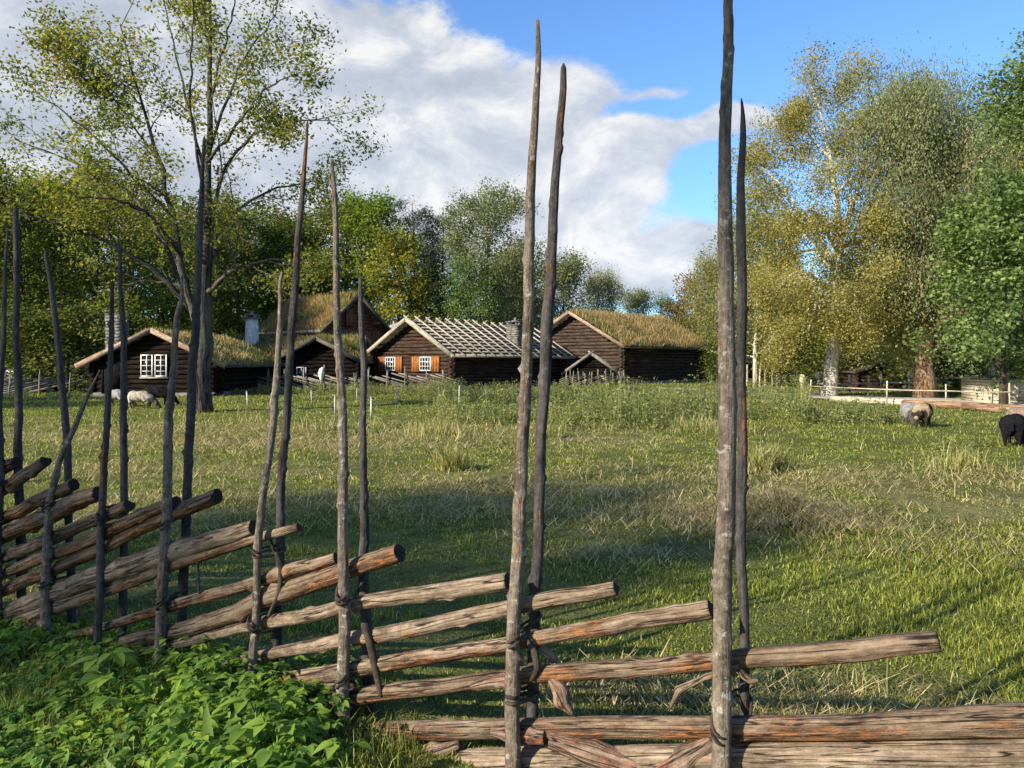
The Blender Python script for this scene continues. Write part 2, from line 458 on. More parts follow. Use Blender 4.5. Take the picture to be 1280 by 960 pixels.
MW['roofgrass'] = blade_mat('roof_grass_blades', [(.07, .085, .02), (.13, .14, .035), (.20, .19, .06)], [(.20, .13, .06), (.36, .26, .12), (.50, .40, .20)])
MW['hay'] = blade_mat('dry_hay', DR, [(.14, .11, .045), (.36, .29, .13), (.62, .53, .30)], .3)
MW['leaf_ground'] = leaf_mat('undergrowth_leaves', [(.04, .09, .022), (.10, .19, .03), (.19, .30, .045), (.33, .42, .06)], .45, 2.5)
MW['leaf_dock'] = leaf_mat('dock_leaf', [(.09, .16, .03), (.20, .28, .045)], .5, 2.0)
MW['weed'] = leaf_mat('weed_leaves', [(.05, .075, .03), (.13, .165, .06), (.25, .26, .09), (.40, .35, .16)], .4, .9)
MW['ash'] = leaf_mat('ash_leaves', [(.05, .07, .018), (.12, .14, .03), (.22, .22, .045), (.36, .24, .07)], .5, .5)
MW['birchleaf'] = leaf_mat('yellow_birch_leaves', [(.13, .13, .040), (.23, .215, .065), (.33, .29, .09), (.40, .31, .11)], .4, .5)
MW['birchgreen'] = leaf_mat('olive_birch_leaves', [(.09, .10, .035), (.17, .18, .06), (.26, .25, .085), (.33, .28, .09)], .4, .5)
MW['willow'] = leaf_mat('grey_green_leaves', [(.08, .10, .05), (.16, .185, .085), (.26, .28, .13)], .35, .5)
MW['maple'] = leaf_mat('fresh_green_leaves', [(.06, .10, .035), (.13, .19, .06), (.24, .31, .10)], .35, .6)
MW['forest'] = leaf_mat('mid_green_leaves', [(.03, .045, .012), (.075, .095, .02), (.15, .17, .03), (.27, .26, .045)], .4, .35)
MW['bright'] = leaf_mat('yellow_green_leaves', [(.06, .10, .015), (.13, .18, .025), (.22, .26, .035)], .45, .35)
MW['gold'] = leaf_mat('golden_leaves', [(.08, .11, .02), (.20, .20, .03), (.34, .30, .045)], .45, .35)
MW['rust'] = leaf_mat('rusty_leaves', [(.10, .06, .03), (.22, .12, .05), (.24, .18, .06)], .35, .35)
MW['needle'] = leaf_mat('pine_needles', [(.016, .03, .014), (.035, .055, .024), (.06, .085, .035)], .15, .5)

# ------------------------------------------------------------------ ground
def ground_px(px, py):
    d = EYE * 960 / (py - 455)
    return (px - 640) / 960 * d, d
# straw-coloured patches of the mown field: (px, py, half width m, half depth m, weight)
PATCH = [(600, 612, .9, .8, .8), (800, 640, 1.5, 1.3, .75), (1010, 650, 1.7, 1.1, 1.0), (900, 600, 3.0, 1.4, .8), (1150, 680, 1.2, .8, .6),
         (180, 548, 7, 1.6, 1.0), (420, 556, 4, 1.6, .7), (60, 590, 4, 1.2, .7), (330, 628, 2.2, .7, .6), (640, 540, 6, 2.0, .65), (300, 535, 5, 1.5, .8),
         (560, 640, 1.2, .5, .5), (760, 700, .5, .3, .6), (950, 880, .7, .35, .9), (1100, 880, .7, .3, .6), (760, 870, .4, .3, .7), (200, 650, 1.6, .8, .5), (1240, 600, 2.0, 1.2, .7)]
PW = [(*ground_px(a, b), c, d_, e) for a, b, c, d_, e in PATCH]

def dryness(x, y):
    f = fbm(x * .45 + 3, y * .45, 11, 4)
    fine = fbm(x * 2.6, y * 2.6, 17, 3)
    v_ = .06 + sstep(f + (fine - .5) * .9, .52, .80) * .38
    for (cx, cy, a, b, wt) in PW:
        q = ((x - cx) / a) ** 2 + ((y - cy) / b) ** 2
        v_ = v_ + .62 * wt * np.exp(-q * 1.0) * (-.35 + 1.55 * fine)
    lush = np.exp(-(((x - 3.9) / 1.9) ** 2 + ((y - 5.2) / 2.2) ** 2)) + np.exp(-(((x - 8.5) / 4.0) ** 2 + ((y - 18) / 3.5) ** 2)) * .8
    v_ = v_ - lush * .8
    v_ = v_ * (1 - .6 * sstep(y, 20, 27))
    return np.clip(v_, 0, .72)

def make_ground():
    xs = np.unique(np.concatenate([np.linspace(-12, 14, 150), np.linspace(-70, 70, 150), np.linspace(-700, 700, 41)]))
    ys = np.unique(np.concatenate([np.linspace(0, 22, 150), np.linspace(-50, 75, 140), np.linspace(-700, 700, 41)]))
    X, Y = np.meshgrid(xs, ys)
    Z = gz(X, Y)
    near = np.exp(-((Y - 10) / 12) ** 2)
    Z = Z + (fbm(X * 2.2, Y * 2.2, 3, 3) - .5) * .05 * near
    # the heap of hay left on the field
    hx, hy = ground_px(965, 640)
    n0, n1 = X.shape
    i, j = np.meshgrid(np.arange(n0 - 1), np.arange(n1 - 1), indexing='ij')
    Q = np.stack([i * n1 + j, i * n1 + j + 1, (i + 1) * n1 + j + 1, (i + 1) * n1 + j], -1).reshape(-1, 4)
    mb = MB(); mb.add(np.stack([X, Y, Z], -1).reshape(-1, 3), Q, dry=dryness(X, Y).ravel() + 1e-4)
    tag(mb.build('ground', MW['ground'], smooth=True), kind='structure')
make_ground()

def make_path():
    near = [(24, 8), (20, 14), (16.2, 23.6), (14.0, 36.6), (12, 42), (8, 52)]
    far = [(34, 16), (30, 22), (21.8, 32.7), (15.8, 40), (13.4, 45), (9.6, 54)]
    A = []; B = []
    for k in range(5):
        for t_ in np.linspace(0, 1, 8, endpoint=False):
            A.append(np.array(near[k]) * (1 - t_) + np.array(near[k + 1]) * t_); B.append(np.array(far[k]) * (1 - t_) + np.array(far[k + 1]) * t_)
    A = np.array(A); B = np.array(B); rows = []
    for s_ in np.linspace(0, 1, 9): rows.append(A * (1 - s_) + B * s_)
    G_ = np.array(rows); Z = gz(G_[..., 0], G_[..., 1]) + .03
    V = np.concatenate([G_, Z[..., None]], -1); a, b = V.shape[:2]
    i, j = np.meshgrid(np.arange(a - 1), np.arange(b - 1), indexing='ij')
    Q = np.stack([i * b + j, (i + 1) * b + j, (i + 1) * b + j + 1, i * b + j + 1], -1).reshape(-1, 4)[:, ::-1]
    tag(MB().add(V, Q).build('gravel_path', MW['path'], smooth=True), kind='structure')
make_path()

# ------------------------------------------------------------------ blades
def blades(mb, base, h, wd, az, lean, dry=None, rng=np.random):
    N = len(base)
    d_ = np.stack([np.cos(az), np.sin(az), np.zeros(N)], -1)
    a2 = az + rng.uniform(-1.2, 1.2, N) + math.pi / 2
    s_ = np.stack([np.cos(a2), np.sin(a2), np.zeros(N)], -1) * wd[:, None] * .5
    up = np.array([0, 0, 1.0])
    mid = base + up * (h * .55 * np.cos(lean * .6))[:, None] + d_ * (h * .55 * np.sin(lean * .6))[:, None]
    tip = base + up * (h * np.cos(lean))[:, None] + d_ * (h * np.sin(lean))[:, None]
    V = np.stack([base - s_, base + s_, mid + s_ * .75, mid - s_ * .75, tip], 1).reshape(-1, 3)
    k = np.arange(N)[:, None] * 5
    mb.add(V, k + np.array([[0, 1, 2, 3]]), k + np.array([[3, 2, 4]]), dry=None if dry is None else np.repeat(dry + 1e-4, 5))

def in_road(x, y):
    return (x > 15.6 - (y - 25) * .16) & (x < 22.5 + (30 - y) * .5) & (y > 12) & (y < 46)

def make_grass():
    rng = np.random.RandomState(4)
    mb = MB()
    N = 950000
    # density falls with the square of the distance; the blades stand for small tufts far out
    uu = rng.uniform(0, 1, N)
    dmin, dmax = 2.1, 62.0
    d = dmin * (dmax / dmin) ** (uu ** 1.15)
    x = rng.uniform(-1, 1, N) * (0.72 * d + 1.6)
    y = d
    keep = ~in_road(x, y)
    x = x[keep]; y = y[keep]; d = d[keep]; n = len(x)
    dry = dryness(x, y)
    cl = fbm(x * .9, y * .9, 21, 3); tuft = fbm(x * 5, y * 5, 23, 2)
    lush = np.exp(-(((x - 3.9) / 1.9) ** 2 + ((y - 5.0) / 2.2) ** 2)) + .7 * sstep(-x - y * .22, 0.3, 1.2) * (y < 4.8)
    h = (.020 + .022 * sstep(cl, .35, .8) + .045 * sstep(tuft, .55, .8) + .045 * lush) * rng.uniform(.5, 1.35, n)
    h = h * (1 + .035 * np.maximum(d - 6, 0)) * (1 - .3 * dry)
    h = np.minimum(h, .32)
    wd = (.0017 + .00098 * d) * rng.uniform(.6, 1.3, n)
    lean = np.clip(rng.normal(.95, .45, n) + dry * .35 - lush * .3, .05, 1.55)
    base = np.stack([x, y, gz(x, y) - .008], -1)
    blades(mb, base, h, wd, rng.uniform(0, 6.28, n), lean, dry, rng)
    # seed-head stalks standing above the sward
    n = 2600
    x2 = rng.uniform(-20, 20, n); y2 = rng.uniform(7, 45, n)
    k = (fbm(x2 * .3, y2 * .3, 31, 3) > .52) & (np.abs(x2) < .75 * y2 + 1) & ~in_road(x2, y2)
    x2 = x2[k]; y2 = y2[k]; n = len(x2)
    blades(mb, np.stack([x2, y2, gz(x2, y2)], -1), rng.uniform(.10, .30, n), .003 + .0005 * y2, rng.uniform(0, 6.28, n), rng.uniform(0, .6, n), rng.uniform(.3, 1, n), rng)
    tag(mb.build('grass', MW['grass']), 'grass of the mown pasture, green and straw-coloured, behind the pole fence', 'grass', kind='stuff')

def make_hay():
    rng = np.random.RandomState(9)
    mb = MB(); pts = []
    for (cx, cy, a, b, wt) in PW:
        n = int(1000 * wt * min(a * b, 5) * (6 / (cy + 3)) + 300)
        q = rng.normal(0, .6, (n, 2)) * (a, b) + (cx, cy)
        pts.append(q)
    hx, hy = ground_px(965, 650)
    heap = rng.normal(0, 1, (7000, 2)) * (.42, .30) + (hx, hy); pts.append(heap)
    p = np.vstack(pts); p = p[(p[:, 1] > 2.2)]; n = len(p)
    hz = .22 * np.exp(-(((p[:, 0] - hx) / .55) ** 2 + ((p[:, 1] - hy) / .6) ** 2)) * rng.uniform(.3, 1, n)
    hz = hz + .05 * sstep(fbm(p[:, 0] * 2.5, p[:, 1] * 2.5, 41, 2), .5, .8)
    L = rng.uniform(.07, .24, n) * (1 + .012 * p[:, 1])
    base = np.stack([p[:, 0], p[:, 1], gz(p[:, 0], p[:, 1]) + .012 + hz], -1)
    blades(mb, base, L, .0028 + .0007 * p[:, 1], rng.uniform(0, 6.28, n), rng.uniform(1.30, 1.66, n), rng.uniform(0, 1, n), rng)
    tag(mb.build('hay', MW['hay']), 'dry cut hay lying in patches and one low heap on the field', 'hay', kind='stuff')
make_grass(); make_hay()

# ------------------------------------------------------------------ leaves
def rand_frames(n, rng, up=0.5):
    """n random leaf frames whose normals lean upwards"""
    nz = rng.normal(0, 1, (n, 3)); nz[:, 2] = np.abs(nz[:, 2]) + up
    nz = norm(nz); a = norm(np.cross(nz, rng.normal(0, 1, (n, 3)))); b = np.cross(nz, a)
    return a, b, nz

def add_leaves(mb, pos, size, rng, up=0.5, aspect=.55, hang=0.0):
    n = len(pos)
    a, b, nz = rand_frames(n, rng, up)
    if hang:
        b = norm(b * (1 - hang) + np.array([0, 0, -1.0]) * hang); a = norm(np.cross(b, nz)); nz = np.cross(a, b)
    s_ = (size * rng.uniform(.65, 1.3, n))[:, None]
    V = np.stack([pos - b * s_ * .5, pos + a * s_ * .5 * aspect - nz * s_ * .10, pos + b * s_ * .5, pos - a * s_ * .5 * aspect - nz * s_ * .10], 1).reshape(-1, 3)
    k = np.arange(n)[:, None] * 4
    mb.add(V, k + np.array([[0, 1, 2, 3]]))

def leaf_template(n=5, fold=.22, droop=.25, wmax=.5):
    ts = np.linspace(0, 1, n); V = []
    for t_ in ts:
        wv = wmax * .5 * (math.sin(math.pi * min(t_ ** .75, 1)) ** .9 if 0 < t_ < 1 else 0.0)
        z = -droop * t_ * t_
        V += [[-wv, t_, z + wv * fold * 2], [0, t_, z], [wv, t_, z + wv * fold * 2]]
    V = np.array(V); Q = []
    for i in range(n - 1):
        a = i * 3
        Q += [[a, a + 1, a + 4, a + 3], [a + 1, a + 2, a + 5, a + 4]]
    return V, np.array(Q)

def stamp(mb, tpl, pos, A, B, C, size):
    """place a template at pos with axes A (x), B (y), C (z)"""
    V, Q = tpl; n = len(pos); K = len(V)
    W_ = (V[None, :, 0:1] * A[:, None] + V[None, :, 1:2] * B[:, None] + V[None, :, 2:3] * C[:, None]) * size[:, None, None] + pos[:, None]
    k = (np.arange(n) * K)[:, None, None]
    mb.add(W_.reshape(-1, 3), (k + Q[None]).reshape(-1, 4))

# ------------------------------------------------------------------ tree growing
def poly(start, direc, L, n, rng, wob=.12, trop=0.0):
    pts = [np.array(start, float)]; d = norm(np.array(direc, float))
    for i in range(n):
        d = norm(d + rng.normal(0, wob, 3) + np.array([0, 0, trop]))
        pts.append(pts[-1] + d * L / n)
    return np.array(pts)

def fork(mb, cl, path, r0, depth, rng, kids=4, ratio=.45, spread=.8, trop=.05, seg=5, hang=0.0, start=.25):
    """branches off a limb; ends carry leaf clusters"""
    n = len(path) - 1; L = np.sum(np.linalg.norm(np.diff(path, axis=0), axis=1))
    for k in range(kids):
        f = start + (1 - start) * (k + rng.uniform(0, 1)) / kids
        i = min(int(f * n), n - 1); p = path[i] + (path[i + 1] - path[i]) * (f * n - i)
        t_ = norm(path[i + 1] - path[i])
        side = norm(np.cross(t_, rng.normal(0, 1, 3)))
        d = norm(t_ * .65 + side * spread + np.array([0, 0, trop * 2]))
        l = L * ratio * rng.uniform(.6, 1.25) * (1.15 - .5 * f); rr = max(r0 * (1 - .7 * f) * .55, .007)
        q = poly(p, d, l, 4, rng, .16, trop)
        mb.tube(q, np.linspace(rr, rr * .3, 5), 4 if depth > 1 else 3, False)
        if depth > 1: fork(mb, cl, q, rr, depth - 1, rng, kids, ratio, spread, trop, seg, hang)
        cl.append(q[-1]); cl.append(q[-2])
        if depth == 1: cl.append(q[2])

def leaves_from(cl, n_per, rad, size, rng, up=.5, aspect=.55, hang=0.0, rz=None):
    c = np.array(cl); mb = MB()
    pos = np.repeat(c, n_per, 0) + rng.normal(0, 1, (len(c) * n_per, 3)) * np.array([rad, rad, rz or rad * .75])
    add_leaves(mb, pos, size, rng, up, aspect, hang)
    return mb

def grow_tree(seed, H, r0, base, width, n_limb, up=.35, shape='round', n_per=10, rad=.4, size=.25, kids=4, depth=1, wood=None, leaf=None, hang=0.0, trunkto=.93, rz=None, aspect=.55, lean=0.0, dense=0):
    """returns trunk MB and crown MB; base = start of the crown (share of H), width = crown radius in m"""
    rng = np.random.RandomState(seed); tm = MB(); cl = []
    zs = np.linspace(0, H * trunkto, 9)
    tp = np.stack([np.cumsum(rng.normal(0, .012 * H / 3, 9)) + lean * (zs / H) ** 1.5, np.cumsum(rng.normal(0, .012 * H / 3, 9)), zs], -1); tp[0, :2] = 0
    tr = r0 * (1 - .85 * (zs / (H * trunkto)) ** .9); tr[0] *= 1.35
    tm.tube(tp, tr, 12, True, .12, seed)
    for i in range(n_limb):
        f = (i + rng.uniform(.1, .9)) / n_limb
        z = H * (base + (trunkto - .05 - base) * f)
        p = np.array([np.interp(z, zs, tp[:, 0]), np.interp(z, zs, tp[:, 1]), z])
        if shape == 'round': rr = width * math.sin(math.pi * min(.16 + f * .74, 1)) ** .7
        elif shape == 'cone': rr = width * (1.03 - f) ** .8
        elif shape == 'pine': rr = width * (.35 + .65 * math.sin(math.pi * (.1 + .75 * f)))
        else: rr = width * (1 - .6 * abs(f - .35))
        rr *= rng.uniform(.7, 1.15)
        az = i * 2.4 + rng.uniform(-.5, .5)
        e = up + .9 * f * (shape == 'round')
        d = np.array([math.cos(az), math.sin(az), e])
        q = poly(p, d, rr * math.sqrt(1 + e * e * .5), 5, rng, .10, .03 if not hang else -.06)
        rb = max(r0 * (1 - .8 * f) * .38, .02)
        tm.tube(q, np.linspace(rb, rb * .25, 6), 5, False)
        fork(tm, cl, q, rb, depth, rng, kids, .5, .9, .05 if not hang else -.12)
        cl.append(q[-1]); cl.append(q[3])
        for _ in range(dense): cl.append(q[rng.randint(1, 6)] + rng.normal(0, .35, 3))
    cl.append(tp[-1])
    cm = leaves_from(cl, n_per, rad, size, rng, hang=hang * .8, rz=rz, aspect=aspect)
    return tm, cm

PROTO = {}
def proto(key, name, wood, leaf, **kw):
    PROTO[key] = (name, wood, leaf, kw, [])

def place_tree(key, px, d, H, label, rz=0.0, group=None, cat='tree', wide=1.0, xy=None):
    name, wood, leaf, kw, made = PROTO[key]
    x, y = xy if xy else ((px - 640) / 960 * d, d)
    loc = (x, y, float(gz(x, y)) - .05)
    s_ = H / kw['H']
    if not made:
        root = empty(name, loc, rz, label, cat, group)
        root.scale = (s_ * wide, s_ * wide, s_)
        tm, cm = grow_tree(**kw)
        tm.build('trunk', MW[wood], root, smooth=True)
        cm.build('crown', MW[leaf], root)
        made.append(root)
        return root
    return clone(made[0], loc, rz, (s_ * wide, s_ * wide, s_), label, group)

# ------------------------------------------------------------------ trees
GF = 'trees of the wood behind the log houses'
GRT = 'trees beside the gravel path'
proto('broad', 'broadleaf_tree', 'tree_dark', 'forest', seed=11, H=14, r0=.26, base=.14, width=4.0, n_limb=26, n_per=24, rad=.5, size=.27, kids=5, depth=1, dense=4)
proto('broad2', 'broadleaf_tree', 'tree_dark', 'forest', seed=12, H=14, r0=.24, base=.25, width=3.6, n_limb=24, n_per=22, rad=.45, size=.25, kids=5, depth=1, dense=4)
proto('bright', 'broadleaf_tree', 'tree_dark', 'bright', seed=13, H=16, r0=.28, base=.15, width=4.0, n_limb=28, n_per=26, rad=.5, size=.30, kids=5, depth=1, dense=4)
proto('gold', 'maple_tree', 'tree_dark', 'gold', seed=14, H=12, r0=.22, base=.15, width=3.0, n_limb=22, n_per=14, rad=.42, size=.28, kids=5, depth=1, dense=2, aspect=.8)
proto('pine', 'pine_tree', 'tree_red', 'needle', seed=15, H=18, r0=.25, base=.22, width=2.9, n_limb=40, up=.1, shape='pine', n_per=16, rad=.34, size=.30, kids=5, depth=1, aspect=.22, dense=2)
proto('spruce', 'spruce_tree', 'tree_dark', 'needle', seed=16, H=18, r0=.25, base=.06, width=3.2, n_limb=60, up=-.12, shape='cone', n_per=14, rad=.30, size=.32, kids=4, depth=1, aspect=.22, dense=1)
proto('airy', 'willow_tree', 'tree', 'willow', seed=17, H=17, r0=.3, base=.18, width=4.6, n_limb=24, up=.6, n_per=46, rad=.5, size=.24, kids=6, depth=1, aspect=.5, dense=6)
proto('bush', 'bushy_tree', 'tree_dark', 'willow', seed=18, H=11, r0=.2, base=.06, width=4.2, n_limb=26, up=.4, n_per=30, rad=.55, size=.27, kids=5, depth=1, dense=4)
proto('rust', 'broadleaf_tree', 'tree_dark', 'rust', seed=19, H=10, r0=.18, base=.15, width=3.0, n_limb=20, n_per=12, rad=.45, size=.30, kids=5, depth=1, dense=4)
proto('weeping', 'birch_tree', 'birch', 'birchgreen', seed=20, H=12, r0=.17, base=.16, width=2.7, n_limb=30, up=.55, n_per=36, rad=.30, size=.18, kids=5, depth=1, hang=.5, rz=.65, dense=4)
proto('darkfill', 'broadleaf_tree', 'tree_dark', 'maple', seed=21, H=13, r0=.22, base=.08, width=4.0, n_limb=28, n_per=15, rad=.5, size=.27, kids=5, depth=1, dense=3)

TREES = [
 # the dense wood at the left
 ('broad', -55, 46, 13.5, 'dense green tree at the far left edge of the wood', .3),
 ('broad2', 30, 47, 12.5, 'green tree behind the split rail fence left of the dark cabin', 1.3),
 ('bright', 75, 56, 14.5, 'yellow-green tree behind the fence left of the dark cabin', 2.1),
 ('broad', 118, 52, 13.0, 'green tree rising right behind the stone chimney of the left cabin', 2.9),
 ('broad2', 165, 60, 16.0, 'tall green tree behind the left cabin roof', .7),
 ('bright', 205, 58, 12.5, 'yellow-green tree directly behind the ridge of the left cabin', 4.0),
 ('broad', 255, 66, 15.0, 'dense tree behind the trunk of the great ash', 5.0),
 ('broad2', 300, 70, 15.5, 'green tree behind the white chimney', 1.9),
 ('spruce', 385, 78, 18.5, 'dark spruce just left of the grass-roofed barn', 0.2),
 ('bright', 335, 72, 14.5, 'sunlit yellow-green tree between the white chimney and the barn', 5.4),
 ('broad', 375, 74, 15.0, 'green tree behind the turf roof of the barn', 3.3),
 ('broad', -20, 66, 17.5, 'tall tree at the back of the wood, at the left picture edge', 4.4),
 ('broad2', 60, 70, 17.0, 'tall back-row tree left of the stone chimney', 3.6),
 ('spruce', 275, 84, 17.5, 'dark spruce at the back of the wood behind the great ash', 1.4),
 # behind the middle houses
 ('broad', 430, 80, 17.5, 'tall green tree rising behind the ridge of the barn', 2.2),
 ('bright', 458, 76, 18.0, 'bright yellow-green tree behind the barn gable', .9),
 ('gold', 498, 70, 13.2, 'golden maple between the barn and the plank-roofed cabin', .4),
 ('pine', 520, 84, 20.0, 'tallest dark pine behind the plank-roofed cabin', .5),
 ('pine', 552, 86, 19.5, 'dark pine right of the tallest pine', 2.5),
 ('spruce', 536, 76, 14.0, 'dark spruce behind the left end of the plank roof', 3.0),
 ('airy', 608, 74, 17.3, 'airy grey-green willow behind the plank roof', .8),
 ('darkfill', 588, 70, 10.5, 'dark green tree under the airy willow', 2.0),
 ('bush', 648, 84, 12.0, 'grey-green bushy tree behind the chimney of the plank-roofed cabin', 1.0),
 ('bush', 706, 98, 12.6, 'bushy tree above the gable of the turf-roofed log house', 2.7),
 ('weeping', 753, 104, 12.3, 'slender yellow-green tree above the turf roof, against the cloud', .2),
 ('bush', 795, 112, 9.4, 'low bushy tree beyond the middle of the turf roof', 4.1),
 ('bush', 838, 116, 8.6, 'low bushy tree beyond the right end of the turf roof', 5.1),
 ('rust', 872, 92, 11.0, 'rusty brown tree right of the turf-roofed log house', .6),
 ('weeping', 893, 74, 11.5, 'green birch just left of the thickest pole, behind the log house', 1.5),
 ('weeping', 945, 52, 12.0, 'drooping birch with white trunk just right of the dark back pole', 2.6),
 ('weeping', 975, 60, 10.5, 'drooping birch far back between the dark pole and the great yellow birch', 3.9),
 # the right side
 ('darkfill', 905, 84, 9.5, 'dark green tree behind the vertical post fence', 3.1),
 ('darkfill', 985, 66, 8.5, 'dark low tree behind the white birch trunk', 1.1),
 ('darkfill', 1065, 58, 9.5, 'dark tree behind the small log hut', .1),
 ('darkfill', 1130, 56, 11.5, 'dark tree behind the red-brown trunk', 2.3),
 ('darkfill', 1195, 50, 9.5, 'dark tree in shade left of the pale shed', 4.5),
 ('darkfill', 1275, 48, 9.0, 'dark tree behind the pale shed', 5.5),
]
for (k, px, d, H, lab, rz) in TREES:
    place_tree(k, px, d, H, lab, rz, GF if px < 900 else GRT)

proto('olive', 'birch_tree', 'birch', 'birchgreen', seed=25, H=14, r0=.25, base=.2, width=3.9, n_limb=34, up=.5, n_per=60, rad=.36, size=.15, kids=6, depth=1, hang=.4, rz=.5, dense=5)
place_tree('olive', 1235, 44, 15.6, 'olive-yellow birch at the right, behind the fresh green maple', 1.0, GRT)
place_tree('olive', 1300, 48, 16.0, 'olive birch cut by the right picture edge', 3.0, GRT)
proto('willow', 'weeping_birch_tree', 'tree_red', 'willow', seed=26, H=14, r0=.46, base=.18, width=4.0, n_limb=46, up=.75, n_per=80, rad=.36, size=.14, kids=6, depth=1, hang=.75, rz=.75, dense=8, aspect=.4)
place_tree('willow', 1157, 36, 13.8, 'grey-green weeping tree with thick red-brown trunk beside the path', .4, GRT)
proto('maple', 'maple_tree', 'tree_dark', 'maple', seed=27, H=7.6, r0=.14, base=.17, width=3.1, n_limb=30, up=.35, n_per=30, rad=.26, size=.16, kids=6, depth=1, aspect=.85, dense=4)
place_tree('maple', 1255, 29.5, 7.7, 'fresh green maple hanging over the pale shed', .4, GRT)
proto('oak', 'oak_tree', 'tree_dark', 'maple', seed=28, H=13, r0=.3, base=.74, width=2.4, n_limb=20, up=.25, n_per=26, rad=.36, size=.14, kids=6, depth=1, aspect=.7, dense=4)
place_tree('oak', 1312, 26, 12.4, 'dark green tree reaching in at the upper right picture edge', .4, GRT)

def limb_tree(name, label, cat, base, trunk, limbs, wood, leaf, n_per, rad, size, depth, kids, ratio, seed, group=None, hang=0.0, rz=None, leaf_keep=1.0, twigmat=None, trop=.05, spread=.8, aspect=.5, top_y=-999):
    rng = np.random.RandomState(seed)
    root = empty(name, base, 0, label, cat, group); b = np.array(base, float)
    tm = MB(); cl = []
    def smoothp(pts, n=14):
        pts = np.array(pts); t_ = np.linspace(0, len(pts) - 1, n); k = np.arange(len(pts))
        out = np.stack([np.interp(t_, k, pts[:, c]) for c in range(pts.shape[1])], -1)
        for _ in range(2): out[1:-1] = (out[:-2] + out[1:-1] * 2 + out[2:]) / 4
        out[1:-1, :3] += rng.normal(0, .03, (n - 2, 3))
        return out
    for (pts, dep) in trunk + limbs:
        # pts: (px, py, depth offset, radius)
        w_ = smoothp([[*(P(a, c if c > top_y else top_y - (top_y - c) * .72, base[1] + e) - b), r_] for a, c, e, r_ in pts], 18)
        tm.tube(w_[:, :3], w_[:, 3], 14 if dep == 0 else 8, True, .10, seed + len(cl))
        if dep > 0: fork(tm, cl, w_[:, :3], w_[0, 3] * .7, depth, rng, kids, ratio, spread, trop, start=.22, hang=hang)
    cl = [c for c in cl if rng.uniform() < leaf_keep]
    tm.build('trunk', MW[wood], root, smooth=True)
    leaves_from(cl, n_per, rad, size, rng, rz=rz, hang=hang, aspect=aspect).build('crown', MW[leaf], root)
    return root

bx, by = (250 - 640) / 960 * 25.6, 25.6
limb_tree('ash_tree', 'great spreading ash tree with bare branches, left of the middle, by the sheep', 'tree', (bx, by, -.05),
    [([(250, 520, 0, .46), (251, 500, 0, .35), (252, 440, 0, .31), (253, 400, 0, .31), (254, 360, 0, .29), (257, 300, 0, .19), (260, 240, 0, .13), (262, 170, 0, .09), (262, 90, .2, .08), (264, 10, .3, .05), (262, -50, .3, .02)], 0)],
    [([(249, 410, 0, 0.145), (236, 370, -.2, 0.132), (226, 330, -.4, 0.112), (214, 250, -.6, 0.086), (192, 180, -.8, 0.059), (170, 110, -1, 0.040), (150, 30, -1, 0.020)], 1),
     ([(240, 390, 0, 0.106), (205, 345, -.5, 0.086), (165, 318, -1, 0.066), (110, 292, -1.5, 0.046), (50, 272, -2, 0.026), (5, 268, -2.2, 0.013)], 1),
     ([(216, 270, -.6, 0.066), (180, 235, -1, 0.053), (140, 190, -1.4, 0.040), (95, 150, -1.6, 0.026), (45, 120, -1.6, 0.013)], 1),
     ([(236, 375, 0, 0.086), (205, 300, .8, 0.066), (165, 240, 1.6, 0.053), (100, 205, 2.0, 0.033), (20, 175, 2.2, 0.013)], 1),
     ([(254, 330, 0, 0.092), (268, 260, .2, 0.073), (282, 200, .2, 0.059), (318, 165, .1, 0.040), (365, 150, -.1, 0.026), (428, 152, -.2, 0.010)], 1),
     ([(254, 370, 0, 0.092), (280, 345, -.5, 0.073), (310, 328, -1.0, 0.053), (355, 325, -1.3, 0.033), (400, 345, -1.5, 0.013)], 1),
     ([(256, 320, 0, 0.079), (285, 275, .8, 0.066), (318, 245, 1.5, 0.046), (365, 228, 2.0, 0.026), (405, 250, 2.2, 0.013)], 1),
     ([(262, 190, 0, 0.059), (285, 120, .3, 0.046), (305, 70, .5, 0.033), (340, 30, .6, 0.020), (352, -10, .6, 0.010)], 1),
     ([(260, 230, 0, 0.059), (240, 150, .8, 0.046), (222, 80, 1.4, 0.033), (205, 0, 1.8, 0.020), (200, -50, 2, 0.010)], 1),
     ([(262, 130, 0, 0.046), (282, 50, -.5, 0.033), (296, -10, -1, 0.020), (300, -50, -1, 0.010)], 1),
     ([(257, 290, 0, 0.073), (250, 210, -1.5, 0.053), (236, 120, -2.4, 0.040), (240, 40, -3, 0.020), (246, -30, -3.2, 0.010)], 1),
     ([(262, 200, 0, 0.053), (300, 150, -1, 0.040), (330, 110, -1.8, 0.026), (375, 90, -2.2, 0.013)], 1),
     ([(228, 320, -.4, 0.066), (190, 270, -2, 0.053), (150, 250, -3, 0.033), (90, 245, -3.6, 0.020)], 1),
     ([(200, 200, -.8, 0.040), (160, 150, -.4, 0.033), (120, 90, 0, 0.020), (90, 50, .3, 0.010)], 1),
     ([(256, 345, 0, 0.086), (275, 300, 2.0, 0.066), (300, 270, 3.4, 0.040), (330, 290, 4.2, 0.020)], 1),
     ([(248, 380, 0, 0.086), (222, 355, 2.0, 0.066), (180, 350, 3.4, 0.040), (120, 365, 4.2, 0.020)], 1),
     ([(264, 60, .2, 0.026), (240, 10, -.4, 0.020), (220, -40, -.6, 0.010)], 1),
     ([(176, 130, -1, 0.033), (140, 100, -1.6, 0.023), (70, 60, -2, 0.008)], 1)],
    'tree', 'ash', 22, .28, .14, 2, 7, .40, 51, leaf_keep=.58)

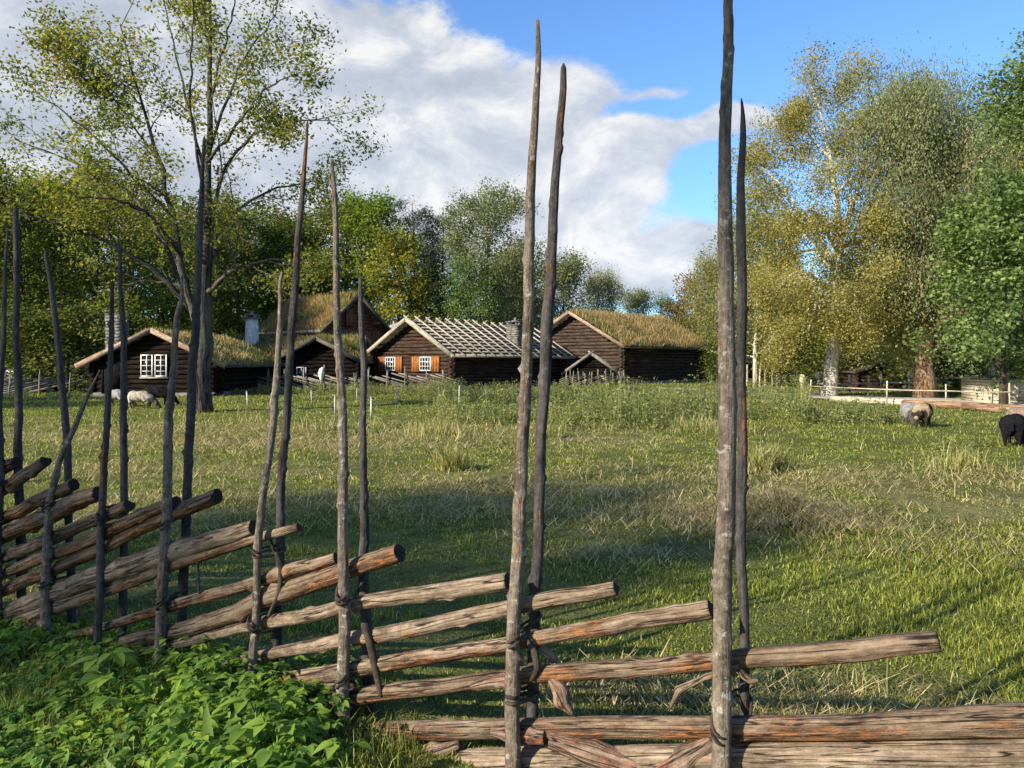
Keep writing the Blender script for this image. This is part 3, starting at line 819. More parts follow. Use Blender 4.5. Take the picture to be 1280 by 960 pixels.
bx, by = (1038 - 640) / 960 * 38, 38.0
limb_tree('birch_tree', 'tall yellow birch with white forked trunk beside the gravel path', 'tree', (bx, by, -.05),
    [([(1036, 500, 0, .42), (1038, 470, 0, .33), (1044, 420, 0, .27), (1046, 380, 0, .24), (1047, 330, 0, .21), (1050, 290, 0, .18)], 0)],
    [([(1048, 310, 0, .18), (1046, 250, 0, .14), (1040, 200, 0, .10), (1030, 140, 0, .07), (1022, 90, 0, .04), (1014, 65, 0, .015)], 1),
     ([(1049, 300, 0, .17), (1068, 250, 0, .13), (1080, 200, 0, .10), (1087, 140, 0, .07), (1090, 90, 0, .04), (1086, 55, 0, .015)], 1),
     ([(1062, 262, 0, .09), (1062, 200, .8, .07), (1058, 140, 1.2, .05), (1050, 75, 1.4, .02)], 1),
     ([(1082, 190, 0, .08), (1105, 150, .3, .06), (1125, 120, .5, .04), (1140, 100, .5, .015)], 1),
     ([(1038, 190, 0, .07), (1018, 160, .3, .05), (1002, 130, .5, .03), (992, 110, .5, .015)], 1),
     ([(1046, 340, 0, .12), (1015, 300, -.5, .09), (985, 265, -1, .06), (960, 230, -1.2, .03), (945, 215, -1.2, .015)], 1),
     ([(1047, 330, 0, .11), (1010, 280, 1, .08), (975, 230, 1.5, .05), (950, 200, 1.7, .02)], 1),
     ([(1046, 370, 0, .12), (1015, 345, -1.5, .09), (990, 340, -2.4, .06), (965, 370, -3, .02)], 1),
     ([(1046, 385, 0, .12), (1080, 350, -1.4, .09), (1110, 345, -2.4, .06), (1135, 375, -3, .02)], 1),
     ([(1046, 400, 0, .11), (1060, 370, -2.4, .09), (1070, 370, -3.8, .06), (1078, 405, -4.6, .02)], 1),
     ([(1046, 400, 0, .11), (1030, 375, -2.4, .09), (1020, 380, -3.6, .06), (1008, 420, -4.4, .02)], 1),
     ([(1046, 360, 0, .11), (1085, 320, .6, .08), (1120, 300, 1.0, .05), (1140, 320, 1.2, .02)], 1),
     ([(1046, 350, 0, .11), (1020, 310, 1.6, .08), (990, 320, 2.6, .05), (970, 360, 3.2, .02)], 1),
     ([(1048, 320, 0, .11), (1070, 290, -1.8, .08), (1090, 270, -2.8, .05), (1110, 280, -3.2, .02)], 1),
     ([(1048, 320, 0, .11), (1030, 280, -1.8, .08), (1015, 260, -2.8, .05), (1000, 270, -3.2, .02)], 1),
     ([(1046, 410, 0, .10), (1085, 390, -.5, .08), (1115, 395, -1, .05), (1145, 425, -1.2, .02)], 1),
     ([(1046, 410, 0, .10), (1005, 390, -.5, .08), (980, 395, -1, .05), (960, 430, -1.2, .02)], 1)],
    'birch', 'birchleaf', 52, .36, .11, 2, 6, .40, 77, GRT, hang=.35, rz=.34, leaf_keep=1.0, trop=-.03, aspect=.65, top_y=220)

# trees beyond the left picture edge and behind the camera, whose shade falls on the field
def shade_tree(u_, w_, H, r_, label, rz, wide=1.0, key='shade'):
    x = u_ * .6 + w_ * .8; y = -u_ * .8 + w_ * .6
    place_tree(key, 0, 0, H, label, rz, 'trees standing left of the pasture', xy=(x, y), wide=wide)
proto('shade', 'broadleaf_tree', 'tree', 'forest', seed=31, H=13, r0=.26, base=.42, width=3.1, n_limb=24, n_per=18, rad=.34, size=.22, kids=5, depth=1, dense=2)
SHADE = [(-7.2, -19, 12.8, .66, .2), (-12.4, -26, 12.5, .42, 1.4), (-17.0, -30, 12.0, .45, 2.2), (-22.5, -30, 14.5, .9, 3.1), (-27.5, -32, 14.0, .8, .9), (-35.0, -26, 15.5, .95, 4.2), (-40.5, -24, 15.0, 1.0, 5.1), (-46, -28, 14.0, .8, 5.6)]
place_tree('shade', 0, 0, 12.5, 'slim broadleaf tree outside the view behind the camera, beside the nearest shade tree', .9, 'trees standing left of the pasture', xy=(-4.7 * .6 - 19 * .8, 4.7 * .8 - 19 * .6), wide=.40)
proto('tall', 'pine_tree', 'tree_red', 'needle', seed=61, H=17, r0=.25, base=.76, width=2.3, n_limb=22, up=.2, shape='pine', n_per=22, rad=.34, size=.26, kids=5, depth=1, aspect=.3, dense=2)
place_tree('tall', 0, 0, 17.4, 'tall bare-stemmed pine outside the view behind the camera', .3, 'trees standing left of the pasture', xy=(-.5 * .6 - 22 * .8, .5 * .8 - 22 * .6), wide=.6)
for i, (u_, w_, H, wd, rz) in enumerate(SHADE):
    shade_tree(u_, w_, H, wd, 'broadleaf tree outside the view left of the pasture, ' + ['nearest', 'second', 'third', 'fourth', 'fifth', 'sixth', 'seventh', 'eighth'][i] + ' from the pole fence', rz, wd)

# far woods that close the view
def far_woods():
    rng = np.random.RandomState(71); mb = MB(); tm = MB()
    pos = []
    for i in range(150):
        px = rng.uniform(-900, 2200); d = rng.uniform(96, 125)
        if 660 < px < 930: H = rng.uniform(5, 7.2)
        elif px < 660: H = rng.uniform(9, 15)
        else: H = rng.uniform(8, 13)
        x = (px - 640) / 960 * d; z0 = float(gz(x, d)); zz = rng.uniform(0, 1, 260)
        rr = 4.2 * np.sin(np.pi * (.12 + .8 * zz)) ** .6; a = rng.uniform(0, 6.28, 260); q = np.sqrt(rng.uniform(0, 1, 260))
        pos.append(np.stack([x + rr * q * np.cos(a), d + rr * q * np.sin(a), z0 + zz * H], -1))
    c = np.vstack(pos); c = np.repeat(c, 3, 0) + rng.normal(0, .5, (len(c) * 3, 3))
    add_leaves(mb, c, .75, rng, .4, .7)
    tag(mb.build('far_woods', MW['forest']), 'far-off wood closing the view behind the houses', 'woods', kind='stuff')
far_woods()

# shrubs and bushes at the wood's foot
def shrub(key, px, d, H, label, rz, wide=1.0):
    place_tree(key, px, d, H, label, rz, 'shrubs around the log houses', 'shrub', wide)
proto('shrub', 'shrub', 'tree_dark', 'forest', seed=41, H=3, r0=.05, base=.04, width=1.6, n_limb=16, up=.7, n_per=16, rad=.28, size=.16, kids=4, depth=1, dense=3)
for (px, d, H, lab, rz, wd) in [
    (40, 42, 3.4, 'green shrub behind the split rail fence at the left edge', .2, 1.4), (85, 44, 3.8, 'green shrub beside the stone chimney cabin', 1.2, 1.3),
    (-30, 43, 3.6, 'green shrub outside the left picture edge', 2.0, 1.3), 
    (10, 50, 5.0, 'large shrub in front of the wood at the left', 3.2, 1.3), (905, 56, 2.6, 'shrub beside the lean-to of the turf-roofed house', 4.0, 1.2),
    (1058, 48, 3.2, 'shrub left of the small log hut', .9, 1.0), (1012, 52, 3.4, 'shrub behind the white birch trunk', 5.0, 1.3),
    (1150, 44, 3.8, 'dark shrub behind the red-brown trunk', 2.9, 1.4), (1205, 40, 2.6, 'shrub in shade left of the pale shed', 3.9, 1.4),
    (962, 54, 2.8, 'shrub behind the vertical posts right of the dark pole', 1.7, 1.2), (520, 60, 2.6, 'shrub behind the plank-roofed cabin', 1.1, 1.1)]:
    shrub('shrub', px, d, H, lab, rz, wd)

# ------------------------------------------------------------------ log houses
def log_wall(mb, p0, p1, z0, z1, seed, dia=.24, ext=.26, half=0.0, slope=None):
    """stacked round logs from p0 to p1; with slope=(ridge z, eave z) the logs shorten under a gable"""
    rng = np.random.RandomState(seed)
    p0 = np.array(p0, float); p1 = np.array(p1, float); d = p1 - p0; L = np.linalg.norm(d); d = d / L
    z = z0 + dia / 2 + half; k = 0
    while z < z1:
        a, b = -ext * rng.uniform(.7, 1.2), L + ext * rng.uniform(.7, 1.2)
        if slope and z > slope[1]:
            f = (z - slope[1]) / (slope[0] - slope[1]); a, b = L / 2 * f - .05, L - L / 2 * f + .05
            if b - a < .3: break
        n = 9; s_ = np.linspace(a, b, n)
        path = np.stack([p0[0] + d[0] * s_, p0[1] + d[1] * s_, z + rng.normal(0, .012, n)], -1)
        r_ = dia * .53 * rng.uniform(.93, 1.05) * np.linspace(rng.uniform(.9, 1.05), rng.uniform(.9, 1.05), n)
        mb.tube(path, r_, 10, True, .05, seed + k)
        z += dia; k += 1
    return mb

def slab(mb, a, b, c, d, t):
    a, b, c, d = [np.array(k, float) for k in (a, b, c, d)]
    n = np.cross(b - a, d - a); n = n / np.linalg.norm(n)
    if n[2] < 0: n = -n
    V = np.array([a, b, c, d, a + n * t, b + n * t, c + n * t, d + n * t])
    u_ = norm(b - a); v_ = norm(d - a)
    g = np.stack([(V - a) @ u_, (V - a) @ n, (V - a) @ v_], -1)
    return mb.add(V, [[0, 3, 2, 1], [4, 5, 6, 7], [0, 1, 5, 4], [1, 2, 6, 5], [2, 3, 7, 6], [3, 0, 4, 7]], g=g)

def turf_roof(root, W, L, eave, ridge, ox, oy, seed, dry=.5, thick=.22, n=14000, hh=.22):
    """both slopes covered with turf; a wavy sod layer and its grass"""
    rng = np.random.RandomState(seed)
    sl = (ridge - eave) / (W / 2)
    def top(x, y):
        h = ridge - np.abs(x - W / 2) * sl + thick + .12
        # the sod rounds off at ridge and eaves
        h = h - .18 * np.exp(-((x - W / 2) / .5) ** 2) + (fbm(x * 1.1 + seed, y * 1.1, seed, 3) - .5) * .38
        ed = np.minimum(np.minimum(x + ox, W + ox - x), np.minimum(y + oy, L + oy - y))
        return h - .16 * (1 - sstep(ed, 0, .35))
    xs = np.linspace(-ox, W + ox, 41); ys = np.linspace(-oy, L + oy, 50)
    X, Y = np.meshgrid(xs, ys, indexing='ij'); Z = top(X, Y)
    Zb = ridge - np.abs(X - W / 2) * sl + .06
    mb = MB(); a, b = X.shape
    i, j = np.meshgrid(np.arange(a - 1), np.arange(b - 1), indexing='ij')
    Q = np.stack([i * b + j, (i + 1) * b + j, (i + 1) * b + j + 1, i * b + j + 1], -1).reshape(-1, 4)
    V1 = np.stack([X, Y, Z], -1).reshape(-1, 3); V2 = np.stack([X, Y, Zb], -1).reshape(-1, 3)
    e = np.concatenate([np.arange(b - 1), (b - 1) + np.arange(a - 1) * b, (a * b - 1) - np.arange(b - 1), ((a - 1) * b) - np.arange(a - 1) * b])
    en = np.roll(e, -1); m = a * b
    S = np.stack([e, en, en + m, e + m], -1)
    dr = np.clip(dry + (fbm(V1[:, 0] * .5, V1[:, 1] * .5, seed, 3) - .5) * 1.6, 0.01, 1)
    mb.add(np.vstack([V1, V2]), np.vstack([Q, Q[:, ::-1] + m, S[:, ::-1]]), dry=np.concatenate([dr, dr * 0 + .6]))
    t_ = mb.build('turf', MW['ground'], root, smooth=True)
    x = rng.uniform(-ox, W + ox, n); y = rng.uniform(-oy, L + oy, n)
    g = MB(); h = hh * rng.uniform(.3, 1.3, n) * (.5 + 1.1 * fbm(x * .8, y * .8, seed + 5, 3))
    blades(g, np.stack([x, y, top(x, y) - .03], -1), h, rng.uniform(.02, .05, n), rng.uniform(0, 6.28, n), rng.uniform(0, .9, n),
           np.clip(dry + (fbm(x * .5, y * .5, seed, 3) - .5) * 1.8, .01, 1), rng)
    g.build('roof_grass', MW['roofgrass'], t_)
    return t_

def gable_verges(mb, W, y, eave, ridge, ox, wd=.05, ht=.24, lift=.06):
    for s_ in (-1, 1):
        xe = W / 2 + s_ * (W / 2 + ox); ze = ridge - (W / 2 + ox) * (ridge - eave) / (W / 2)
        mb.beam((W / 2, y, ridge + lift), (xe, y, ze + lift), wd, ht, up=(0, 0, 1))

def roof_boards(mb, W, L, eave, ridge, ox, oy, t=.06):
    sl = (ridge - eave) / (W / 2); ze = eave - ox * sl
    slab(mb, (-ox, -oy, ze), (W / 2, -oy, ridge), (W / 2, L + oy, ridge), (-ox, L + oy, ze), t)
    slab(mb, (W / 2, -oy, ridge), (W + ox, -oy, ze), (W + ox, L + oy, ze), (W / 2, L + oy, ridge), t)

def add_window(root, x0, x1, z0, z1, y, cols, rows, fr=.06, bar=.028, name='window'):
    """a framed window in the gable wall at y (facing -y)"""
    f = MB()
    f.box((x0, y - .05, z0), (x0 + fr, y, z1)); f.box((x1 - fr, y - .05, z0), (x1, y, z1))
    f.box((x0 + fr, y - .05, z1 - fr), (x1 - fr, y, z1)); f.box((x0 + fr, y - .05, z0), (x1 - fr, y, z0 + fr))
    for i in range(1, cols):
        xx = x0 + (x1 - x0) * i / cols; f.box((xx - bar / 2, y - .04, z0 + fr), (xx + bar / 2, y - .012, z1 - fr))
    for i in range(1, rows):
        zz = z0 + (z1 - z0) * i / rows; f.box((x0 + fr, y - .036, zz - bar / 2), (x1 - fr, y - .015, zz + bar / 2))
    w_ = f.build(name, MW['white'], root)
    MB().box((x0 + .02, y - .008, z0 + .02), (x1 - .02, y + .03, z1 - .02)).build('pane', MW['glass'], w_)
    return w_

def corner_posts(mb, pts, H, seed):
    for k, (x, y) in enumerate(pts):
        pass

def house(name, label, cat, A, ang, W, L, eave, ridge, wall, seed, ox=.5, oy=.6, z0=0.0, dia=.24, wallname='log_wall', verge='verge_dark', gable_back=True, group='old log houses at the far side of the pasture', found=True):
    root = empty(name, (A[0], A[1], z0), R(ang), label, cat, group)
    mb = MB(); sl = (ridge - eave) / (W / 2)
    log_wall(mb, (0, 0), (W, 0), .12, ridge - .1, seed, dia, slope=(ridge - .02, eave))
    log_wall(mb, (W, 0), (W, L), .12, eave, seed + 1, dia, half=dia / 2)
    log_wall(mb, (W, L), (0, L), .12, ridge - .1, seed + 2, dia, slope=(ridge - .02, eave))
    log_wall(mb, (0, L), (0, 0), .12, eave, seed + 3, dia, half=dia / 2)
    # solid core so no daylight shows between the logs
    V = np.array([[.03, .03, 0], [W - .03, .03, 0], [W - .03, L - .03, 0], [.03, L - .03, 0], [.03, .03, eave], [W - .03, .03, eave], [W - .03, L - .03, eave], [.03, L - .03, eave], [W / 2, .03, ridge - .06], [W / 2, L - .03, ridge - .06]])
    mb.add(V, [[0, 1, 5, 4], [1, 2, 6, 5], [2, 3, 7, 6], [3, 0, 4, 7]], [[4, 5, 8], [6, 7, 9]])
    mb.build(wallname, MW[wall], root, smooth=True)
    # purlin ends carry the overhanging roof
    pb = MB()
    for (x, z) in ((W / 2, ridge - .20), (W * .14, eave + sl * W * .14 - .16), (W * .86, eave + sl * W * .14 - .16)):
        pb.tube([(x, -oy + .12, z), (x, L * .5, z), (x, L + oy - .12, z)], .13, 10, True, .03, seed)
    pb.build('purlin', MW[wall], root, smooth=True)
    if found:
        f = MB(); c_ = np.array([(.3, L - .3), (-.02, L - .3), (-.02, -.02), (W + .02, -.02), (W + .02, L - .3), (W - .3, L - .3)])
        t_ = np.linspace(0, 5, 120); pth = np.stack([np.interp(t_, np.arange(6), c_[:, 0]), np.interp(t_, np.arange(6), c_[:, 1]), t_ * 0 + .05], -1)
        f.tube(pth, .17 * (.8 + .4 * vn(np.arange(120) * .9, np.zeros(120), seed)), 8, True, .25, seed)
        f.build('stone_footing', MW['stone'], root)
    rb = MB(); roof_boards(rb, W, L, eave, ridge, ox, oy)
    rb.build('roof', MW['plank_under'], root)
    vb = MB(); gable_verges(vb, W, -oy - .03, eave, ridge, ox)
    vb.build('bargeboard', MW[verge], root)
    return root

def chimney(root, x, y, z0, z1, w_, mat, cap=None, topname=True):
    c = MB(); rng = np.random.RandomState(int(x * 10 + z1 * 7))
    n = max(int((z1 - z0) / .16), 3)
    for k in range(n):
        za, zb = z0 + (z1 - z0) * k / n, z0 + (z1 - z0) * (k + 1) / n
        o_ = rng.uniform(-.12, .12)
        for (xa, xb) in ((x - w_ / 2, x + o_ - .006), (x + o_ + .006, x + w_ / 2)):
            o2 = rng.uniform(-.12, .12)
            for (ya, yb) in ((y - w_ / 2, y + o2 - .006), (y + o2 + .006, y + w_ / 2)):
                j = rng.uniform(-.035, .03, 2); e_ = rng.uniform(0, .02)
                c.box((xa + (j[0] if xa < x - .2 else 0), ya + (j[1] if ya < y - .2 else 0), za + .002), (xb - (j[0] if xb > x + .2 else 0), yb - (j[1] if yb > y + .2 else 0), zb - .006 - e_))
    c.box((x - w_ / 2 + .03, y - w_ / 2 + .03, z0 - .2), (x + w_ / 2 - .03, y + w_ / 2 - .03, z1 - .02))
    ch = c.build('chimney', MW[mat], root)
    k = MB(); k.box((x - w_ / 2 - .10, y - w_ / 2 - .10, z1 + .001), (x + w_ / 2 + .10, y + w_ / 2 + .10, z1 + .08))
    if cap:
        for (a, b) in ((-1, -1), (1, -1), (1, 1), (-1, 1)):
            k.box((x + a * w_ * .36 - .07, y + b * w_ * .36 - .07, z1 + .082), (x + a * w_ * .36 + .07, y + b * w_ * .36 + .07, z1 + .26))
        k.box((x - w_ / 2 - .06, y - w_ / 2 - .06, z1 + .262), (x + w_ / 2 + .06, y + w_ / 2 + .06, z1 + .33))
        k.box((x - w_ * .2, y - w_ * .2, z1 + .332), (x + w_ * .2, y + w_ * .2, z1 + .42))
        k.tube([(x, y, z1 + .42), (x, y, z1 + .52), (x, y, z1 + .66)], [.13, .11, .03], 8, True, .15, 3)
    k.build('chimney_cap', MW['stone_dark'] if mat != 'whitewash' else MW['stone'], ch)
    return ch

# --- the cabin at the left, facing the camera
A = P(118, 495, 38.0)
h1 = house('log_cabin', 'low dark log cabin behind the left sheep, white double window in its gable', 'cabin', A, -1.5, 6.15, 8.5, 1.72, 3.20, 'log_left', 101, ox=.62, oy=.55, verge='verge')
turf_roof(h1, 6.15, 8.5, 1.72, 3.20, .55, .45, 7, .35, thick=.10, n=9000, hh=.22)
for sx in (2.42, 3.12): add_window(h1, sx, sx + .60, .98, 2.06, -.16, 2, 4, .05)
MB().box((2.36, -.20, .88), (3.78, -.14, .965)).build('window_sill', MW['plank'], h1)
chimney(h1, .62, .95, 1.8, 4.22, .80, 'stone_dark')
pp = MB(); pp.tube([(5.85, -.55, 0), (5.82, -.5, .5), (5.9, -.52, .95), (5.84, -.5, 1.55)], [.17, .14, .19, .13], 10, True, .25, 5); pp.box((5.5, -.75, .02), (6.25, -.2, .14))
pp.build('porch_post', MW['log_brown'], h1, smooth=True)
dd = MB(); dd.box((.55, -.17, .2), (1.45, -.13, 1.7)); dd.box((.45, -.19, .15), (.55, -.10, 1.78)); dd.box((1.45, -.19, .15), (1.55, -.10, 1.78))
dd.build('door', MW['log_dark'], h1)

# --- the plank-roofed cabin in the middle
B_ = np.array([-3.75, 48.0]); gd = np.array([-.819, .574]); ld = np.array([.574, .819])
A = B_ + gd * 6.5
W_, L_, EV, RG = 6.5, 13.3, 2.42, 4.42
h2 = house('log_cabin', 'brown log cabin with lattice plank roof and orange shutters', 'cabin', A, -35, W_, L_, EV, RG, 'log_brown', 202, ox=.62, oy=.75, dia=.23, verge='plank')
sl = (RG - EV) / (W_ / 2); ox, oy = .62, .75
lat = MB(); rng = np.random.RandomState(3)
for s_ in (-1, 1):
    ca = math.atan(sl); nrm = np.array([s_ * math.sin(ca), 0, math.cos(ca)])
    def on(f, y, lift): return np.array([W_ / 2 + s_ * f * (W_ / 2 + ox), y, RG - f * (W_ / 2 + ox) * sl]) + nrm * lift
    for k in range(11):
        f = .06 + k * .092
        lat.beam(on(f, -oy, .09) , on(f + rng.uniform(-.006, .006), L_ + oy, .09), .12, .05, up=nrm)
    n = 15
    for k in range(n):
        y = -oy + .12 + k * (L_ + 2 * oy - .24) / (n - 1)
        lat.beam(on(-.07 + rng.uniform(-.03, .02), y, .15), on(1.02, y + rng.uniform(-.1, .1), .15), .13, .075, up=nrm)
lat.build('roof_lattice', MW['plank'], h2)
ed = MB()
for s_ in (-1, 1): ed.beam((W_ / 2 + s_ * (W_ / 2 + ox + .03), -oy - .1, RG - (W_ / 2 + ox) * sl + .05), (W_ / 2 + s_ * (W_ / 2 + ox + .03), L_ + oy + .1, RG - (W_ / 2 + ox) * sl + .05), .10, .16)
ed.build('eave_board', MW['plank'], h2)
for (x0, x1, sh) in ((.92, 1.82, ((.25, .88, 'shutter_dark'), (1.86, 2.42, 'shutter'))), (3.95, 4.90, ((3.28, 3.91, 'shutter'), (4.94, 5.62, 'shutter_dark')))):
    wn = add_window(h2, x0, x1, 1.16, 2.06, -.15, 4, 3, .055)
    for (a, b, m) in sh:
        sm = MB()
        for q in range(3):
            xa = a + (b - a) * q / 3; sm.box((xa + .005, -.20 + .004 * q, 1.10), (xa + (b - a) / 3 - .005, -.155, 2.08))
        sm.build('shutter', MW['shutter'] if m == 'shutter' or a > 4 else MW['shutter_dark'], h2)
chimney(h2, W_ - 1.15, 8.6, 2.9, 4.35, .95, 'stone', cap=True)

# --- the turf-roofed log house at the right
B_ = np.array([8.6, 60.0]); gd = np.array([-.766, .643]); A = B_ + gd * 9.0
h3 = house('log_house', 'large greyed log house with a thick turf roof, dark long side to the right', 'house', A, -40, 9.0, 14.2, 3.25, 5.75, 'log_grey', 303, ox=.75, oy=.9, dia=.27, verge='verge')
turf_roof(h3, 9.0, 14.2, 3.25, 5.75, .70, .75, 17, .78, thick=.20, n=26000, hh=.42)
lt = empty('lean_to', (P(880, 480, 71)[0], 71.0, 0), R(-40), 'small open lean-to with a pale plank roof right of the turf-roofed house', 'lean-to', 'old log houses at the far side of the pasture')
m_ = MB(); slab(m_, (0, -.5, 3.1), (3.4, -.5, 1.75), (3.4, 5, 1.75), (0, 5, 3.1), .08); m_.build('roof', MW['plank'], lt)
for (x, y) in ((3.0, -.2), (3.0, 4.6), (1.5, -.2)): MB().box((x - .08, y - .08, 0), (x + .08, y + .08, 1.85)).build('post', MW['fence'], lt)
m_ = MB(); log_wall(m_, (0, 4.8), (3.2, 4.8), 0, 1.7, 5); m_.build('log_wall', MW['log_dark'], lt, smooth=True)

# --- the small dark storehouse in front of it
A = P(706, 480, 57)
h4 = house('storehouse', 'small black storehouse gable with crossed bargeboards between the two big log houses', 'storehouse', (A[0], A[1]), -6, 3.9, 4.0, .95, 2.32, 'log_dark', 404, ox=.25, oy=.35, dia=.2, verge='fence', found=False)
m_ = MB()
for s_ in (-1, 1): m_.beam((1.95 - s_ * .22, -.42, 2.55), (1.95 + s_ * 2.2, -.42, .82), .05, .13)
m_.build('crossed_boards', MW['fence'], h4)

# --- the low dark cabin with the white chimney (long wing and gable wing)
A = P(275, 487, 54)
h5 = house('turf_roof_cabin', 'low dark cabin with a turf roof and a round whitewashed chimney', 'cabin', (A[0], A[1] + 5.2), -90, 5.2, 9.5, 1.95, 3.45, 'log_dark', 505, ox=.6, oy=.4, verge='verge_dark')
turf_roof(h5, 5.2, 9.5, 1.95, 3.45, .6, .4, 27, .45, thick=.2, n=15000, hh=.34)
c = MB(); c.tube([(3.6, 1.7, 1.9), (3.6, 1.7, 3.0), (3.6, 1.7, 4.0), (3.6, 1.7, 4.85)], [.52, .50, .45, .43], 20, True, .05, 4)
ch = c.build('chimney', MW['whitewash'], h5, smooth=True)
k = MB(); k.box((3.05, 1.15, 4.851), (4.15, 2.25, 4.93))
for (a, b) in ((-1, -1), (1, -1), (1, 1), (-1, 1)): k.box((3.6 + a * .34 - .09, 1.7 + b * .34 - .09, 4.932), (3.6 + a * .34 + .09, 1.7 + b * .34 + .09, 5.1))
k.box((3.2, 1.3, 5.102), (4.0, 2.1, 5.18)); k.tube([(3.6, 1.7, 5.18), (3.6, 1.7, 5.3), (3.6, 1.7, 5.45)], [.22, .14, .03], 8, True, .1, 2)
k.build('chimney_cap', MW['stone'], ch)
A = P(349, 482, 48.5)
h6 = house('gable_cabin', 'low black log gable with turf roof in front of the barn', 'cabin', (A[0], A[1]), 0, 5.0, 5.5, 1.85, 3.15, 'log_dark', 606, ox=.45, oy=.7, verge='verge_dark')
turf_roof(h6, 5.0, 5.5, 1.85, 3.15, .42, .55, 37, .4, thick=.16, n=9000, hh=.32)
add_window(h6, 1.15, 1.75, .75, 1.4, -.15, 2, 2, .03, .02)

# --- the tall barn with the grassy roof
A = np.array([-14.6, 58.0])
h7 = house('barn', 'tall reddish barn with a yellow grass roof and a dark gable, behind the low cabins', 'barn', (A[0], A[1]), 50, 6.1, 7.4, 4.35, 6.85, 'red_board', 707, ox=.6, oy=1.0, dia=.26, verge='plank_under', found=False)
turf_roof(h7, 6.1, 7.4, 4.35, 6.85, .55, .85, 47, .85, thick=.16, n=16000, hh=.50)
m_ = MB(); rng = np.random.RandomState(8)
for k in range(30):
    y = .1 + k * .245; m_.box((-.33, y, 2.5), (-.27 + rng.uniform(-.01, .01), y + .225, 4.2))
for k in range(24):
    x = .1 + k * .245; m_.box((x, -.33, 2.5), (x + .225, -.27 + rng.uniform(-.01, .01), 4.3))
m_.build('wall_boards', MW['red_board'], h7)
m_ = MB(); m_.beam((-.62, -1.0, 4.05), (-.62, 8.3, 4.05), .10, .2)
m_.build('eave_board', MW['plank'], h7)
dd = MB(); dd.box((2.3, -.36, 4.5), (3.2, -.3, 5.9)); dd.beam((2.3, -.38, 4.5), (3.2, -.38, 5.8), .03, .1); dd.build('loft_hatch', MW['red_board'], h7)

# --- grey roofed shed between barn and plank-roofed cabin
A = P(482, 482, 67)
sh = empty('shed', (A[0], A[1], 0), R(-10), 'small shed with a smooth grey roof between the barn and the plank-roofed cabin', 'shed', 'old log houses at the far side of the pasture')
m_ = MB(); m_.box((0, 0, 0), (2.8, 4, 4.2)); m_.build('wall', MW['red_board'], sh)
m_ = MB(); slab(m_, (-.3, -.5, 4.25), (3.4, -.5, 4.25), (3.4, 3.5, 5.4), (-.3, 3.5, 5.4), .08); m_.build('roof', MW['tin'], sh)

# --- dark hut at the left edge, with its white sign
A = P(2, 497, 42)
h8 = empty('shed', (A[0], A[1], 0), R(2), 'black flat-topped shed behind the fence at the left edge, with a white sign', 'shed')
MB().box((0, 0, 0), (1.95, 2.5, 1.42)).build('wall', MW['blackroof'], h8)
MB().box((-.08, -.1, 1.422), (2.05, 2.6, 1.50)).build('roof', MW['verge_dark'], h8)
sg = MB().box((.15, -.04, 1.02), (.85, -.002, 1.24)).build('sign', MW['white'], h8)
m_ = MB(); m_.box((.24, -.046, 1.08), (.38, -.041, 1.2)); m_.box((.44, -.046, 1.08), (.62, -.041, 1.17)); m_.box((.66, -.046, 1.1), (.78, -.041, 1.17)); m_.build('sign_mark', MW['sign_dark'], sg)

# --- pale board shed at the right edge and the small log hut under the trees
A = P(1237, 503, 31)
h9 = empty('board_shed', (A[0], A[1], 0), R(-8), 'pale board shed with a dark roof edge at the right picture edge', 'shed')
m_ = MB()
for k in range(8): m_.box((0, .004 * (k % 2), k * .125), (4.6, 2.6, k * .125 + .118))
m_.build('wall', MW['shed_board'], h9)
for x in (0.02, 1.0, 2.3): MB().box((x, -.05, 0), (x + .07, -.003, 1.0)).build('batten', MW['shed_board'], h9)
m_ = MB(); slab(m_, (-.4, -.35, .96), (5, -.35, 1.22), (5, 2.9, 1.22), (-.4, 2.9, .96), .06); m_.build('roof', MW['blackroof'], h9)
A = P(1070, 490, 46)
h10 = house('log_hut', 'small brown log hut in shade under the yellow birch', 'hut', (A[0], A[1]), -4, 2.5, 3.0, 1.15, 1.55, 'log_brown', 808, ox=.3, oy=.3, dia=.2, found=False, group=None)

